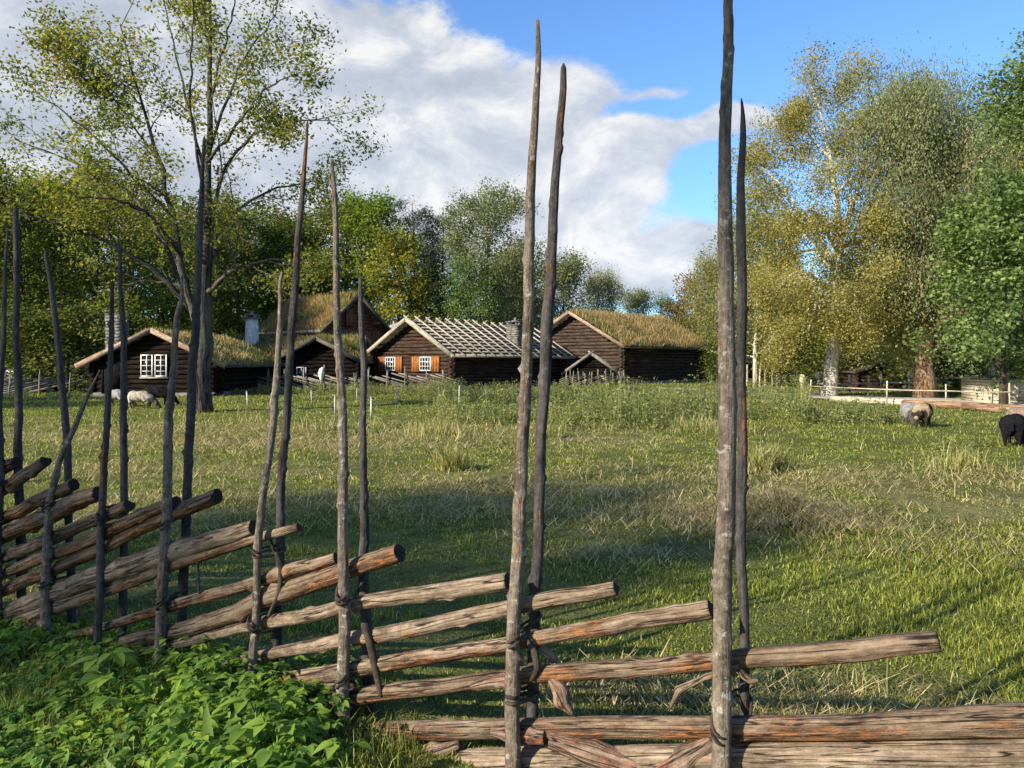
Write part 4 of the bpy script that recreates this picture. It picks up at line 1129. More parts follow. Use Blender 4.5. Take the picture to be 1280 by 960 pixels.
# ------------------------------------------------------------------ split rail fences in the background
def rail_fence(label, p0, p1, H, step, sign, seed, mat='fence', rails=6, railL=3.2, name='split_rail_fence', rise=.42, single=False, px_thin=.035):
    rng = np.random.RandomState(seed); p0 = np.array(p0, float); p1 = np.array(p1, float)
    L = np.linalg.norm(p1 - p0); d = (p1 - p0) / L; nn = np.array([-d[1], d[0]])
    root = empty(name, (p0[0], p0[1], float(gz(*p0))), math.atan2(d[1], d[0]), label, 'fence')
    n = int(L / step) + 1; first = None
    for k in range(n):
        x = k * step + rng.uniform(-.1, .1)
        for s_ in ((-1, 1) if not single else (1,)):
            h = H * rng.uniform(.82, 1.15); lean = rng.normal(0, .05); tw = rng.uniform(.8, 1.2) * px_thin
            MB().tube([(x, s_ * .14, -.1), (x + lean * .5, s_ * .14, h * .5), (x + lean, s_ * .12, h)], [tw, tw * .95, tw * .7], 6, True, .1, k).build('pole', MW[mat], root, smooth=True)
    if rails:
        m = int(L / (step / rails * 2.2)); proto_r = []
        for k in range(m):
            x = (k + rng.uniform(-.2, .2)) * L / m
            a = np.array([x - railL * .75, 0, .05]); b = np.array([x + railL * .25, 0, H * rise * rng.uniform(1.5, 1.95)])
            if sign < 0: a[0], b[0] = x + railL * .75, x - railL * .25
            lim = lambda q: np.array([min(max(q[0], -.4), L + .4), q[1], q[2]])
            a2 = lim(a); b2 = lim(b)
            if abs(a2[0] - a[0]) > 1e-6: a2[2] = a[2] + (b[2] - a[2]) * abs(a2[0] - a[0]) / railL
            r_ = rng.uniform(.032, .05)
            MB().tube([a2, (a2 + b2) / 2 + (0, rng.normal(0, .02), rng.normal(0, .02)), b2], [r_ * .8, r_, r_ * 1.05], 6, True, .15, k, flat=[(rng.uniform(0, 6), .5)]).build('rail', MW[mat], root)
    return root
def g2(px, d): return ((px - 640) / 960 * d, d)
rail_fence('dark split rail fence left of the cabin, at the left picture edge', g2(-70, 36), g2(108, 38.5), 1.15, 1.3, 1, 5, rails=9, mat='fence')
rail_fence('split rail fence in front of the low dark cabins, right of the great ash', g2(288, 43), g2(462, 43.5), 1.25, 1.0, -1, 6, rails=5, mat='fence')
rail_fence('split rail fence in front of the orange-shuttered gable', g2(462, 44), g2(572, 44), 1.3, 1.05, -1, 7, rails=5, mat='fence')
rail_fence('short split rail fence in front of the black storehouse', g2(706, 54), g2(782, 55), 1.15, .5, 1, 8, rails=3, mat='fence', railL=2.2)
rail_fence('row of pale upright posts behind the two right-hand poles', g2(905, 50), g2(975, 52), 1.5, .52, 1, 9, rails=0, mat='pale', single=True, px_thin=.06, name='post_fence')

def post_rail(label, pts, H, zs, mat='pale', r_=.05, name='post_and_rail_fence', seed=1):
    rng = np.random.RandomState(seed); root = empty(name, (pts[0][0], pts[0][1], 0), 0, label, 'fence'); o = np.array([*pts[0], 0.0])
    for k, p in enumerate(pts):
        q = np.array([*p, 0.0]) - o; lean = rng.normal(0, .04)
        MB().tube([q + (0, 0, -.1), q + (lean, 0, H * .5), q + (lean * 1.5, 0, H * rng.uniform(.9, 1.1))], r_, 7, True, .08, k).build('post', MW[mat], root, smooth=True)
        if k:
            p_ = np.array([*pts[k - 1], 0.0]) - o
            for z in zs:
                MB().tube([p_ + (0, -r_ * 1.6, z), (p_ + q) / 2 + (0, -r_ * 1.6, z + rng.normal(0, .02)), q + (0, -r_ * 1.6, z)], r_ * .8, 7, True, .08, k).build('rail', MW[mat], root, smooth=True)
    return root
post_rail('low post and rail fence behind the birch, with bare pale rails', [g2(1024, 40), g2(1062, 40), g2(1085, 39.5), g2(1103, 42), g2(1136, 41), g2(1160, 41)], 1.05, (.25, .58), r_=.055, seed=2)
post_rail('open wire fence posts on the near side of the gravel path', [g2(1011, 34), g2(1108, 29.5), g2(1183, 28), g2(1262, 27)], .95, (.62,), r_=.03, seed=3)
post_rail('pale rail enclosure far behind the two right-hand poles', [g2(975, 56), g2(1000, 57), g2(1030, 58)], 1.2, (.5, .9), r_=.05, seed=4)
# thick kerb logs along the path
for (a, b, da, db, z, lab) in ((1040, 1190, 33, 27.6, .10, 'long pale log lying along the near edge of the gravel path'), (1130, 1330, 29.5, 23.2, .12, 'long reddish log lying along the near edge of the gravel path')):
    p = np.array([*g2(a, da), z]); q = np.array([*g2(b, db), z + .03])
    o = MB().tube(np.linspace(p, q, 14), np.linspace(.13, .16, 14), 10, True, .08, a).build('edge_log', MW['pale'] if a < 1100 else MW['tree_red'], smooth=True)
    tag(o, lab, 'log')

# white plastic posts of the electric fence
def plastic_posts():
    spots = [(310, 490, 512), (390, 489, 508), (419, 496, 525), (446, 487, 503), (464, 499, 527), (498, 488, 504), (549, 485, 498), (567, 485, 495), (573, 484, 512), (608, 485, 501), (657, 487, 502), (729, 491, 503), (792, 490, 503), (853, 490, 503), (950, 480, 496), (977, 483, 498)]
    words_ = ['leftmost', 'second', 'third', 'fourth', 'fifth', 'sixth', 'seventh', 'eighth', 'ninth', 'tenth', 'eleventh', 'twelfth', 'thirteenth', 'fourteenth', 'fifteenth', 'rightmost']
    first = None
    for k, (px, yt, yb) in enumerate(spots):
        d = EYE * 960 / (yb - 455); H = (yb - yt) / 960 * d + .05
        x, y = g2(px, d); loc = (x, y, float(gz(x, y)) - .03)
        lab = 'thin white plastic fence post, ' + words_[k] + (' from the left' if 0 < k < 15 else ' of the row') + ' in the grass'
        if first is None:
            m_ = MB(); m_.box((-.018, -.012, 0), (.018, .012, 1.0)); m_.tube([(0, 0, .98), (0, 0, 1.04)], .022, 6)
            for z in (.3, .55, .8): m_.box((.018, -.008, z), (.036, .008, z + .02))
            first = m_.build('fence_post', MW['plastic']); o = first
        else:
            o = first.copy(); COL.objects.link(o)
        o.location = loc; o.scale = (1.15, 1.15, H); o.rotation_euler = (0, R((k * 37 % 9) - 4), k * .7)
        tag(o, lab, 'fence post', 'white posts of the electric fence')
plastic_posts()
# cream bag hanging on a post, bird house on a stick
bp = P(403, 487, 42.6)
tag(MB().tube([(bp[0] + .1, 42.55, 0), (bp[0] + .11, 42.55, .9), (bp[0] + .12, 42.55, 1.55)], .045, 7).build('wooden_post', MW['fence']), 'bare wooden post holding a cream bag before the black gable', 'post')
m_ = MB(); m_.tube([(bp[0], 42.42, .62), (bp[0] - .02, 42.42, .8), (bp[0] - .03, 42.42, 1.05), (bp[0] + .02, 42.42, 1.3), (bp[0] + .07, 42.45, 1.42)], [.05, .09, .17, .13, .04], 10, True, .2, 6)
tag(m_.build('cloth_bag', MW['cloth'], smooth=True), 'cream cloth bag hanging from a post before the black gable', 'bag')
bp = P(1023, 492, 38.8)
sp = empty('sign_post', (bp[0], 38.8, 0), 0, 'thin pale stick with a small white board on top, left of the birch trunk', 'sign post')
MB().box((-.03, -.03, 0), (.03, .03, .95)).build('post', MW['pale'], sp)
MB().tube([(0, -.06, 1.02), (0, .06, 1.02)], .15, 12).build('board', MW['plastic'], sp)
bp = P(1003, 495, 40.5)
m_ = MB(); m_.tube([(bp[0], 40.5, 0), (bp[0] + .02, 40.5, .5), (bp[0], 40.5, .8), (bp[0], 40.5, 1.05)], [.11, .12, .17, .10], 10, True, .2, 7)
tag(m_.build('stump', MW['pale'], smooth=True), 'pale weathered stump standing in the weeds left of the yellow birch', 'stump')

# ------------------------------------------------------------------ sheep
def sheep(label, loc, rz, mat_cols, size=1.0, head=True, horns=False, seed=1, headdown=True):
    me = bpy.data.meshes.new('sheep')
    V = [(0, -.42, .60), (0, -.15, .62), (0, .15, .60), (0, .40, .60), (0, .56, .62 if not headdown else .50), (0, .72, .80 if not headdown else .30), (0, .86, .82 if not headdown else .14), (0, .95, .76 if not headdown else .05)]
    Rr = [.22, .27, .28, .23, .15, .10, .085, .05]
    E = [(i, i + 1) for i in range(7)]
    for sx in (-1, 1):
        for (a, y, hk) in ((0, -.42, -.06), (3, .36, .03)):
            n = len(V)
            V += [(sx * .13, y, .42), (sx * .14, y + hk * .6, .26), (sx * .14, y + hk * -.3, .12), (sx * .14, y + .03, .02)]
            Rr += [.11, .055, .035, .04]
            E += [(a, n), (n, n + 1), (n + 1, n + 2), (n + 2, n + 3)]
        n = len(V); hp = V[6]
        V += [(sx * .10, hp[1] - .10, hp[2] + .09), (sx * .17, hp[1] - .13, hp[2] + .07)]; Rr += [.03, .018]; E += [(5, n), (n, n + 1)]
    n = len(V); V += [(0, -.60, .58), (0, -.66, .42)]; Rr += [.06, .04]; E += [(0, n), (n, n + 1)]
    me.from_pydata(V, E, []); o = bpy.data.objects.new('sheep', me); COL.objects.link(o)
    sk = o.modifiers.new('skin', 'SKIN'); sv = me.skin_vertices[0].data
    for i, r_ in enumerate(Rr): sv[i].radius = (r_, r_)
    sv[1].use_root = True
    ss = o.modifiers.new('sub', 'SUBSURF'); ss.levels = 3; ss.render_levels = 3
    dg = bpy.context.evaluated_depsgraph_get(); ev = o.evaluated_get(dg)
    m2 = bpy.data.meshes.new_from_object(ev); o.modifiers.clear(); o.data = m2
    co = np.empty(len(m2.vertices) * 3, np.float32); m2.vertices.foreach_get('co', co); co = co.reshape(-1, 3)
    no = np.empty(len(m2.vertices) * 3, np.float32); m2.vertices.foreach_get('normal', no); no = no.reshape(-1, 3)
    fl = sstep(co[:, 2], .26, .42) * (1 - sstep(co[:, 1], .50, .62))
    dn = (fbm(co[:, 0] * 14 + co[:, 2] * 5, co[:, 1] * 14 + co[:, 2] * 9, seed, 3) - .35) * .085
    co = co + no * (dn * fl)[:, None]
    m2.vertices.foreach_set('co', co.ravel()); m2.update()
    m2.polygons.foreach_set('use_smooth', np.ones(len(m2.polygons), bool))
    m, t = newmat('fleece'); tcn = t.node('ShaderNodeTexCoord').outputs['Object']
    sepn = t.node('ShaderNodeSeparateXYZ', {0: tcn}).outputs
    nz_ = t.noise(tcn, 16, 4, .65)
    f_ = t.ramp(nz_, [(.3, mat_cols[0]), (.7, mat_cols[1])])
    skin = t.math('MAXIMUM', t.smooth(sepn[1], .56, .62), t.math('SUBTRACT', 1.0, t.smooth(sepn[2], .28, .34)))
    f_ = t.mix(skin, f_, mat_cols[2])
    if len(mat_cols) > 3:
        pn = t.noise(tcn, 3.2, 3, .6); f_ = t.mix(t.smooth(pn, .47, .52), f_, mat_cols[3])
    finish(t, f_, .95, nz_, .8, .02, spec=.08)
    m2.materials.clear(); m2.materials.append(m)
    o.location = (loc[0], loc[1], float(gz(loc[0], loc[1])) + .0); o.rotation_euler = (0, 0, rz); o.scale = (size * 1.15, size, size)
    return tag(o, label, 'sheep', 'sheep grazing on the pasture')
def gp(px, py):
    d = EYE * 960 / (py - 455); return ((px - 640) / 960 * d, d)
WH = [(.26, .23, .18), (.46, .42, .34), (.10, .07, .055)]
sheep('grey-white sheep partly hidden behind a pole, leftmost of the three grazing at the cabin', gp(148, 509), R(-95), [(.17, .17, .165), (.32, .32, .31), (.08, .07, .06)], .74, seed=2)
sheep('cream sheep grazing in the middle of the three at the left cabin', gp(176, 511), R(-85), WH, .74, seed=3)
sheep('black sheep grazing behind the cream one, nearest the great ash', gp(197, 507), R(-85), [(.006, .006, .007), (.016, .015, .015), (.01, .01, .01)], .86, seed=4)
sheep('small grey sheep lying left of the brown-patched one', gp(1137, 531), R(160), [(.12, .12, .12), (.26, .26, .26), (.06, .055, .05)], .66, seed=5)
sheep('brown and cream patched sheep seen from behind, near the gravel path', gp(1153, 534), R(-34), [(.17, .13, .08), (.31, .25, .165), (.05, .04, .03), (.03, .022, .018)], .72, seed=6)
sheep('black sheep seen from behind at the right picture edge', gp(1268, 557), R(-40), [(.004, .004, .006), (.012, .012, .014), (.01, .01, .01)], .72, seed=7)
sheep('brown-grey sheep half hidden behind the black one at the right edge', gp(1285, 549), R(-70), [(.12, .085, .065), (.26, .19, .15), (.05, .04, .03)], .80, seed=8)

# ------------------------------------------------------------------ weeds
def make_weeds():
    rng = np.random.RandomState(12); mb = MB(); st = MB(); P_ = []
    def band(n, px0, px1, d0, d1, h0, h1, cut=.45, sc=.35):
        d = rng.uniform(d0, d1, n); px = rng.uniform(px0, px1, n); x = (px - 640) / 960 * d
        k = fbm(x * sc + 3, d * sc, 61, 3) > cut; x, d = x[k], d[k]
        P_.append(np.stack([x, d, rng.uniform(h0, h1, len(x)) * (.35 + 1.0 * vn(x * .8, d * .8, 9))], -1))
    band(1100, 545, 1010, 20, 34, .45, 1.1, .42)
    band(330, 690, 1000, 18, 24, .4, .95, .47)
    band(420, 560, 900, 34, 50, .3, .7, .36)
    band(160, 1000, 1110, 20, 25, .25, .5, .38)
    band(420, 290, 575, 39, 43, .3, .75, .40)
    band(120, 520, 590, 28, 42, .3, .8, .40)
    band(60, 930, 1240, 13, 22, .2, .4, .62)
    band(25, 1300, 1400, 10, 16, .3, .7, .45)
    band(40, 1080, 1300, 20, 25, .2, .4, .55)
    band(150, 330, 560, 17, 25, .2, .45, .55)
    band(130, -40, 110, 30, 36, .2, .5, .4)
    p = np.vstack(P_); nl = 34; n = len(p)
    z = rng.uniform(.12, 1.05, (n, nl)); sp_ = .05 + .16 * (1 - z) * p[:, 2:3] + .03
    a = rng.uniform(0, 6.28, (n, nl))
    g0 = gz(p[:, 0], p[:, 1])
    pos = np.stack([p[:, 0:1] + sp_ * np.cos(a), p[:, 1:2] + sp_ * np.sin(a), g0[:, None] + z * p[:, 2:3]], -1).reshape(-1, 3)
    add_leaves(mb, pos, .085, rng, .3, .42)
    blades(mb, np.stack([p[:, 0], p[:, 1], g0], -1).repeat(2, 0), np.repeat(p[:, 2], 2) * 1.1, np.full(2 * n, .016), rng.uniform(0, 6.28, 2 * n), rng.uniform(0, .15, 2 * n), None, rng)
    tag(mb.build('weeds', MW['weed']), 'tall grey-green weeds and thistles along the far side of the pasture', 'weeds', kind='stuff')
    # yellowing tall tufts among them
    t_ = MB(); n = 9000
    cx = []
    for (px, py, sx, sy) in [(530, 545, 60, 5), (450, 540, 50, 4), (700, 545, 60, 6), (640, 520, 80, 8), (880, 540, 50, 6), (1210, 590, 35, 8), (960, 590, 30, 4), (300, 525, 50, 3), (560, 590, 20, 3)]:
        m = 1000; cx.append(np.stack([rng.normal(px, sx * .6, m), rng.normal(py, sy * .6, m)], -1))
    c = np.vstack(cx); d = EYE * 960 / np.maximum(c[:, 1] - 455, 30); x = (c[:, 0] - 640) / 960 * d
    k = fbm(x * 1.2, d * 1.2, 77, 2) > .5; x = x[k]; d = d[k]; n = len(x)
    blades(t_, np.stack([x, d, gz(x, d)], -1), rng.uniform(.15, .5, n), .004 + .0008 * d, rng.uniform(0, 6.28, n), rng.uniform(.1, 1.0, n), rng.uniform(.2, .9, n), rng)
    tag(t_.build('tall_grass', MW['grass']), 'tufts of tall yellowing grass left standing on the pasture', 'grass', kind='stuff')
make_weeds()

# ------------------------------------------------------------------ the pole fence in the foreground
def fd(px): return 1.0 / (.392 + (px - 900) * 1.9e-4)
FB = fd(560); fence_root = empty('pole_fence', (0, FB, 0), 0, 'old wooden fence of slanting rails tied between tall upright poles in the foreground', 'fence')
ORG = np.array([0, FB, 0.0])
def dense(pts, n):
    pts = np.array(pts, float); s_ = np.concatenate([[0], np.cumsum(np.linalg.norm(np.diff(pts[:, :2], axis=0), axis=1))])
    t_ = np.linspace(0, s_[-1], n); o = np.stack([np.interp(t_, s_, pts[:, c]) for c in range(pts.shape[1])], -1)
    k = max(int(n * .03), 1)
    for _ in range(3): o[1:-1] = (o[:-2] + 2 * o[1:-1] + o[2:]) / 4
    return o

NOFF = np.array([.47, .883])      # away from the camera, square to the fence
def pole(pts, back, mat, seed, orange=0.0, n=150, tip=.12, knots=14):
    """pts: (px, py, width px); the depth stays that of the foot"""
    foot = pts[0]; d = fd(foot[0] - (12 if back else 0)) + (.235 if back else 0)
    q = dense(pts, n); W3 = np.stack([(q[:, 0] - 640) / 960 * d, np.full(n, d), EYE + (455 - q[:, 1]) / 960 * d], -1)
    r_ = q[:, 2] / 2 / 960 * d * (.80 if not back else .78)
    # carry it into the ground
    g = float(gz(W3[0, 0], W3[0, 1]))
    if W3[0, 2] > g - .12:
        ext = W3[0] - (W3[4] - W3[0]) / max((W3[4] - W3[0])[2], 1e-3) * (W3[0, 2] - g + .12)
        m = 8; add = np.linspace(ext, W3[0], m, endpoint=False)
        W3 = np.vstack([add, W3]); r_ = np.concatenate([np.full(m, r_[0]), r_])
    W3[:, 0] += (fbm(W3[:, 2] * 2.2, W3[:, 2] * 0 + seed, 3, 4) - .5) * .034
    W3[:, 1] += (fbm(W3[:, 2] * 2.2, W3[:, 2] * 0 + seed + 9, 3, 3) - .5) * .03
    # the hewn point
    k = int(len(r_) * tip)
    if k > 1: r_ = np.array(r_, float); r_[-k:] *= np.linspace(1, .12, k) ** .55
    o = MB().tube(W3 - ORG, r_, 22, True, .10, seed, ridge=.035, knots=knots, kamp=1.5).build('pole', MW[mat], fence_root, smooth=True)
    o['orange'] = float(orange)
    return o

POLES = [  # front pole, back pole, heights (py) of the withy ties
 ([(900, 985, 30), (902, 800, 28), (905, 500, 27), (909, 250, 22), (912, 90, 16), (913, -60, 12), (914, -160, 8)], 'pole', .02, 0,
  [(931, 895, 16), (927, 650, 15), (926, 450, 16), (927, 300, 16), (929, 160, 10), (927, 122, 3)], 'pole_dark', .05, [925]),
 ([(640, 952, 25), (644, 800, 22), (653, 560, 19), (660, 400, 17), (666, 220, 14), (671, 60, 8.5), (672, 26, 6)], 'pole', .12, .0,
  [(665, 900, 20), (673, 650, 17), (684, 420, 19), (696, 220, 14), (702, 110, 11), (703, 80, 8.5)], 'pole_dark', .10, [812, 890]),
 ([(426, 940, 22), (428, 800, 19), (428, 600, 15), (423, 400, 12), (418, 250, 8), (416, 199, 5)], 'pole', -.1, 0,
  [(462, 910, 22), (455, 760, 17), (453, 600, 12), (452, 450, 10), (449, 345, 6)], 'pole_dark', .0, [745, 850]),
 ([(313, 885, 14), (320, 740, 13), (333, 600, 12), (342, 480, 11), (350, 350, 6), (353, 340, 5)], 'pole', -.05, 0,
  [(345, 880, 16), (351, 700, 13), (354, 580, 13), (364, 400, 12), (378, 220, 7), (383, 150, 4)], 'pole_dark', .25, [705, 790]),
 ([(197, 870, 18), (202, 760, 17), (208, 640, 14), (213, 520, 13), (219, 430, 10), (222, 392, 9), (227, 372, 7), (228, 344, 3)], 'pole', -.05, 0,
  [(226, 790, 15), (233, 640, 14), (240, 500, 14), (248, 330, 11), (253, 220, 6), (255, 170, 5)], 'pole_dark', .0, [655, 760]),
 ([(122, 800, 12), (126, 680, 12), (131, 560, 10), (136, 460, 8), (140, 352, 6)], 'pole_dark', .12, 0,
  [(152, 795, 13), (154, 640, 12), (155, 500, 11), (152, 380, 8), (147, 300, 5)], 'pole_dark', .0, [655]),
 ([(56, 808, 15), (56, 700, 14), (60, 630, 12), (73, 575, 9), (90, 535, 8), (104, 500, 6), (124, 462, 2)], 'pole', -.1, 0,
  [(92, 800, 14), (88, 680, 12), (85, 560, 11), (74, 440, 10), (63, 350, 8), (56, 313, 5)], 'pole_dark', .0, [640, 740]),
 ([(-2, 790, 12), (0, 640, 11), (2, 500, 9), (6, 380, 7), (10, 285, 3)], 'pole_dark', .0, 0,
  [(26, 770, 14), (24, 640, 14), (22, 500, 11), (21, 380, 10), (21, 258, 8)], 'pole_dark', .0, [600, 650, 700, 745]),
]
def tie(fx, bx_, py, seed):
    """twisted withy ring round both poles, carrying a rail"""
    rng = np.random.RandomState(seed)
    d0 = fd(fx); a = P(fx, py, d0); d1 = fd(bx_ - 12) + .235; b = P(bx_, py, d1); b[2] = a[2] + rng.uniform(-.02, .06)
    c = (a + b) / 2; u_ = (b - a) / 2; lu = np.linalg.norm(u_); u_ = u_ / lu * (lu + .038)
    v_ = np.array([-.883, .47, 0]) * .042
    n = 46; turns = 1.5; t_ = np.linspace(0, 2 * math.pi * turns + .6, n)
    path = c + np.cos(t_)[:, None] * u_ + np.sin(t_)[:, None] * v_ * (1 + .15 * np.sin(t_ * 3.1 + seed))[:, None]
    path[:, 2] += t_ * .0035 + rng.normal(0, .0015, n) + .035 * np.sin(t_ + seed)
    return path
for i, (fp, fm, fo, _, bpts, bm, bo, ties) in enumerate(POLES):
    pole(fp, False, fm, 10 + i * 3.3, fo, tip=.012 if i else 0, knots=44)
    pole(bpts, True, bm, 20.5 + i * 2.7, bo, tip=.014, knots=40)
    fpx = lambda y: np.interp(-y, [-p[1] for p in fp], [p[0] for p in fp]); bpx = lambda y: np.interp(-y, [-p[1] for p in bpts], [p[0] for p in bpts])
    for k, y in enumerate(ties):
        pth = tie(fpx(y), bpx(y), y, i * 10 + k)
        MB().tube(pth - ORG, .0052 + .002 * ((k * 7 + i) % 3) / 2, 7, True, .25, i * 3 + k, knots=0).build('withy_tie', MW['withy'], fence_root, smooth=True)
pole([(1395, 1220, 34), (1400, 800, 31), (1404, 400, 24), (1410, -60, 14)], False, 'pole', 91, 0, tip=.02)
pole([(1440, 1150, 30), (1438, 700, 26), (1440, 250, 20), (1442, 0, 12)], True, 'pole_dark', 92, 0, tip=.02)
pole([(2080, 1400, 44), (2084, 800, 40), (2090, 400, 30), (2096, -260, 14)], False, 'pole', 93, 0, tip=.02)
pole([(2140, 1340, 40), (2138, 700, 34), (2140, 250, 26), (2142, -150, 12)], True, 'pole_dark', 94, 0, tip=.02)
# further poles of the same fence beyond the left picture edge
for k in range(3):
    f = -75 - k * 75
    pole([(f, 760 - k * 12, 12), (f + 4, 560, 10), (f + 10, 380, 5)], False, 'pole_dark', 61 + k, 0, tip=.05)
    pole([(f + 28, 750 - k * 12, 12), (f + 26, 560, 10), (f + 30, 330, 5)], True, 'pole_dark', 71 + k, 0, tip=.05)

RAILS = [  # (px, py, radius px) from the right end to the left; flats of the cross-section; orange share
 ([(2300, 905, 45), (1700, 925, 36), (1420, 938, 30), (1280, 944, 26), (1000, 947, 22), (760, 948, 20), (560, 955, 19)], [(.3, .75)], -.2),
 ([(2250, 880, 42), (1750, 885, 34), (1420, 900, 27), (1280, 903, 25), (1080, 908, 20), (900, 909, 17), (720, 910, 16), (640, 911, 15), (480, 915, 14), (350, 917, 12)], None, .12),
 ([(1173, 803, 15), (1080, 811, 17), (900, 824, 14), (700, 842, 14), (630, 846, 13), (500, 861, 13), (420, 873, 13), (320, 879, 11), (235, 884, 9)], [(1.5, .78)], .08),
 ([(889, 758, 15), (780, 777, 14), (660, 796, 13), (630, 804, 13), (480, 828, 13), (420, 838, 14), (320, 855, 15), (235, 868, 12)], [(1.1, .62)], .10),
 ([(771, 737, 11), (700, 747, 12), (640, 759, 12), (520, 784, 13), (435, 798, 11), (330, 819, 8), (240, 840, 7), (190, 852, 6)], [(.8, .6), (-1.2, .8)], -.1),
 ([(636, 727, 13), (540, 740, 12), (435, 756, 10), (330, 780, 10), (300, 787, 8), (240, 802, 8), (165, 818, 7)], [(.6, .62)], -.2),
 ([(500, 691, 13), (437, 711, 13), (420, 718, 14), (330, 750, 15), (300, 764, 13), (230, 786, 12), (145, 804, 9)], None, .08),
 ([(422, 696, 9), (360, 715, 11), (300, 735, 9), (240, 750, 9), (128, 783, 6), (60, 800, 5)], [(1.0, .45)], .05),
 ([(375, 657, 6), (300, 679, 8), (210, 709, 8), (128, 740, 9), (65, 762, 9), (5, 782, 8)], [(.9, .5)], .0),
 ([(319, 661, 11), (262, 675, 14), (210, 693, 15), (128, 720, 15), (68, 743, 14), (5, 768, 12)], [(.9, .72)], -.3),
 ([(270, 620, 11), (218, 640, 11), (162, 668, 10), (135, 681, 9), (68, 712, 9), (-20, 748, 8)], [(2.4, .6)], .0),
 ([(221, 626, 8), (175, 646, 10), (133, 668, 10), (68, 692, 9), (-30, 728, 8)], None, .05),
 ([(162, 631, 9), (125, 645, 9), (70, 671, 9), (-30, 708, 8)], [(1.0, .5)], -.1),
 ([(124, 615, 11), (100, 625, 13), (68, 641, 13), (-30, 684, 11)], None, .15),
 ([(92, 605, 9), (60, 622, 10), (-40, 668, 9)], None, .1),
 ([(57, 577, 8), (20, 602, 9), (-50, 640, 9)], [(1.2, .6)], -.1),
 ([(21, 578, 8), (-20, 598, 9), (-90, 632, 9)], None, 0),
 ([(60, 776, 8), (5, 800, 8), (-60, 822, 8)], [(.8, .6)], -.3),
 ([(56, 718, 7), (5, 738, 7), (-60, 762, 8)], None, .1),
 ([(-10, 720, 9), (-60, 745, 9), (-200, 790, 9)], None, .1), ([(-40, 560, 8), (-120, 600, 9), (-260, 660, 9)], None, .1), ([(-60, 640, 9), (-140, 680, 9), (-280, 740, 9)], None, 0),
]
def fence_pt(px, py, off=.115):
    d = fd(px) ; p = P(px, py, d); p[:2] += NOFF * off
    # keep the image position after pushing it back
    k = p[1]; return np.array([(px - 640) / 960 * k, k, EYE + (455 - py) / 960 * k])
RAIL_OBJ = []
for i, (pts, flat, org) in enumerate(RAILS):
    rng = np.random.RandomState(300 + i)
    n = (300 if i < 2 else 170) if i < 12 else 90
    q = dense([(*p,) for p in pts], n)
    W3 = np.array([fence_pt(a, b) for a, b, c in q]); dd_ = W3[:, 1]
    r_ = q[:, 2] / 960 * dd_ * (.86 if i > 5 else .82)
    t_ = np.linspace(0, 6, n)
    W3[:, 2] += (fbm(t_, t_ * 0 + i, 5, 3) - .5) * .022; W3[:, 1] += (fbm(t_, t_ * 0 + i + 5, 5, 3) - .5) * .02
    o = MB().tube(W3 - ORG, r_ * (1.05 if flat else 1.0), 40 if i < 12 else 24, True, .10, 400 + i * 1.7, flat=flat, ridge=.05, knots=12, low=True).build('rail', MW['rail'], fence_root, smooth=False)
    o['orange'] = float(org); RAIL_OBJ.append(o)
    o['tint'] = [0.0, .45, .55, .25, .1, .0, .5, .35, .2, .15][i] if i < 10 else float(rng.uniform(.3, .95))
    me = o.data; nf = len(me.polygons); sm = np.ones(nf, bool); k = 40 if i < 12 else 24; sm[-2 * k:] = False
    me.polygons.foreach_set('use_smooth', sm)
    me.materials.append(MW['end_grain']); me.polygons.foreach_set('material_index', (~sm).astype(np.int32))
def bark_piece(rail, pts, flatn, seed, mat='bark', name='loose_bark', off=.09):
    q = dense(pts, 40); W3 = np.array([fence_pt(a, b, off) for a, b, c in q])
    o = MB().tube(W3 - ORG, q[:, 2] / 960 * W3[:, 1], 16, True, .3, seed, ridge=.10, knots=8, sy=1.0).build(name, MW[mat], RAIL_OBJ[rail], smooth=True)
    return o
bark_piece(2, [(688, 846, 5), (700, 860, 11), (706, 878, 9), (716, 893, 3)], 0, 1)
bark_piece(2, [(925, 832, 6), (880, 848, 4), (850, 862, 5), (838, 884, 2)], 0, 2, 'rail', 'loose_stick')
bark_piece(0, [(690, 926, 12), (740, 942, 17), (800, 962, 15), (850, 985, 10)], 0, 3)
bark_piece(0, [(892, 925, 8), (862, 945, 14), (820, 968, 12)], 0, 4)
bark_piece(0, [(575, 930, 5), (540, 943, 12), (490, 952, 14), (455, 962, 10)], 0, 5)
bark_piece(0, [(455, 925, 6), (480, 938, 12), (540, 950, 10), (560, 958, 5)], 0, 9)
bark_piece(1, [(682, 922, 8), (640, 918, 10), (615, 915, 5)], 0, 6, off=.06)
bark_piece(2, [(640, 850, 8), (612, 852, 8), (590, 858, 4)], 0, 7, off=.07)
bark_piece(2, [(420, 858, 4), (390, 862, 7), (355, 868, 5)], 0, 8, off=.07)
bark_piece(1, [(430, 912, 5), (400, 920, 9), (380, 925, 4)], 0, 10, off=.06)
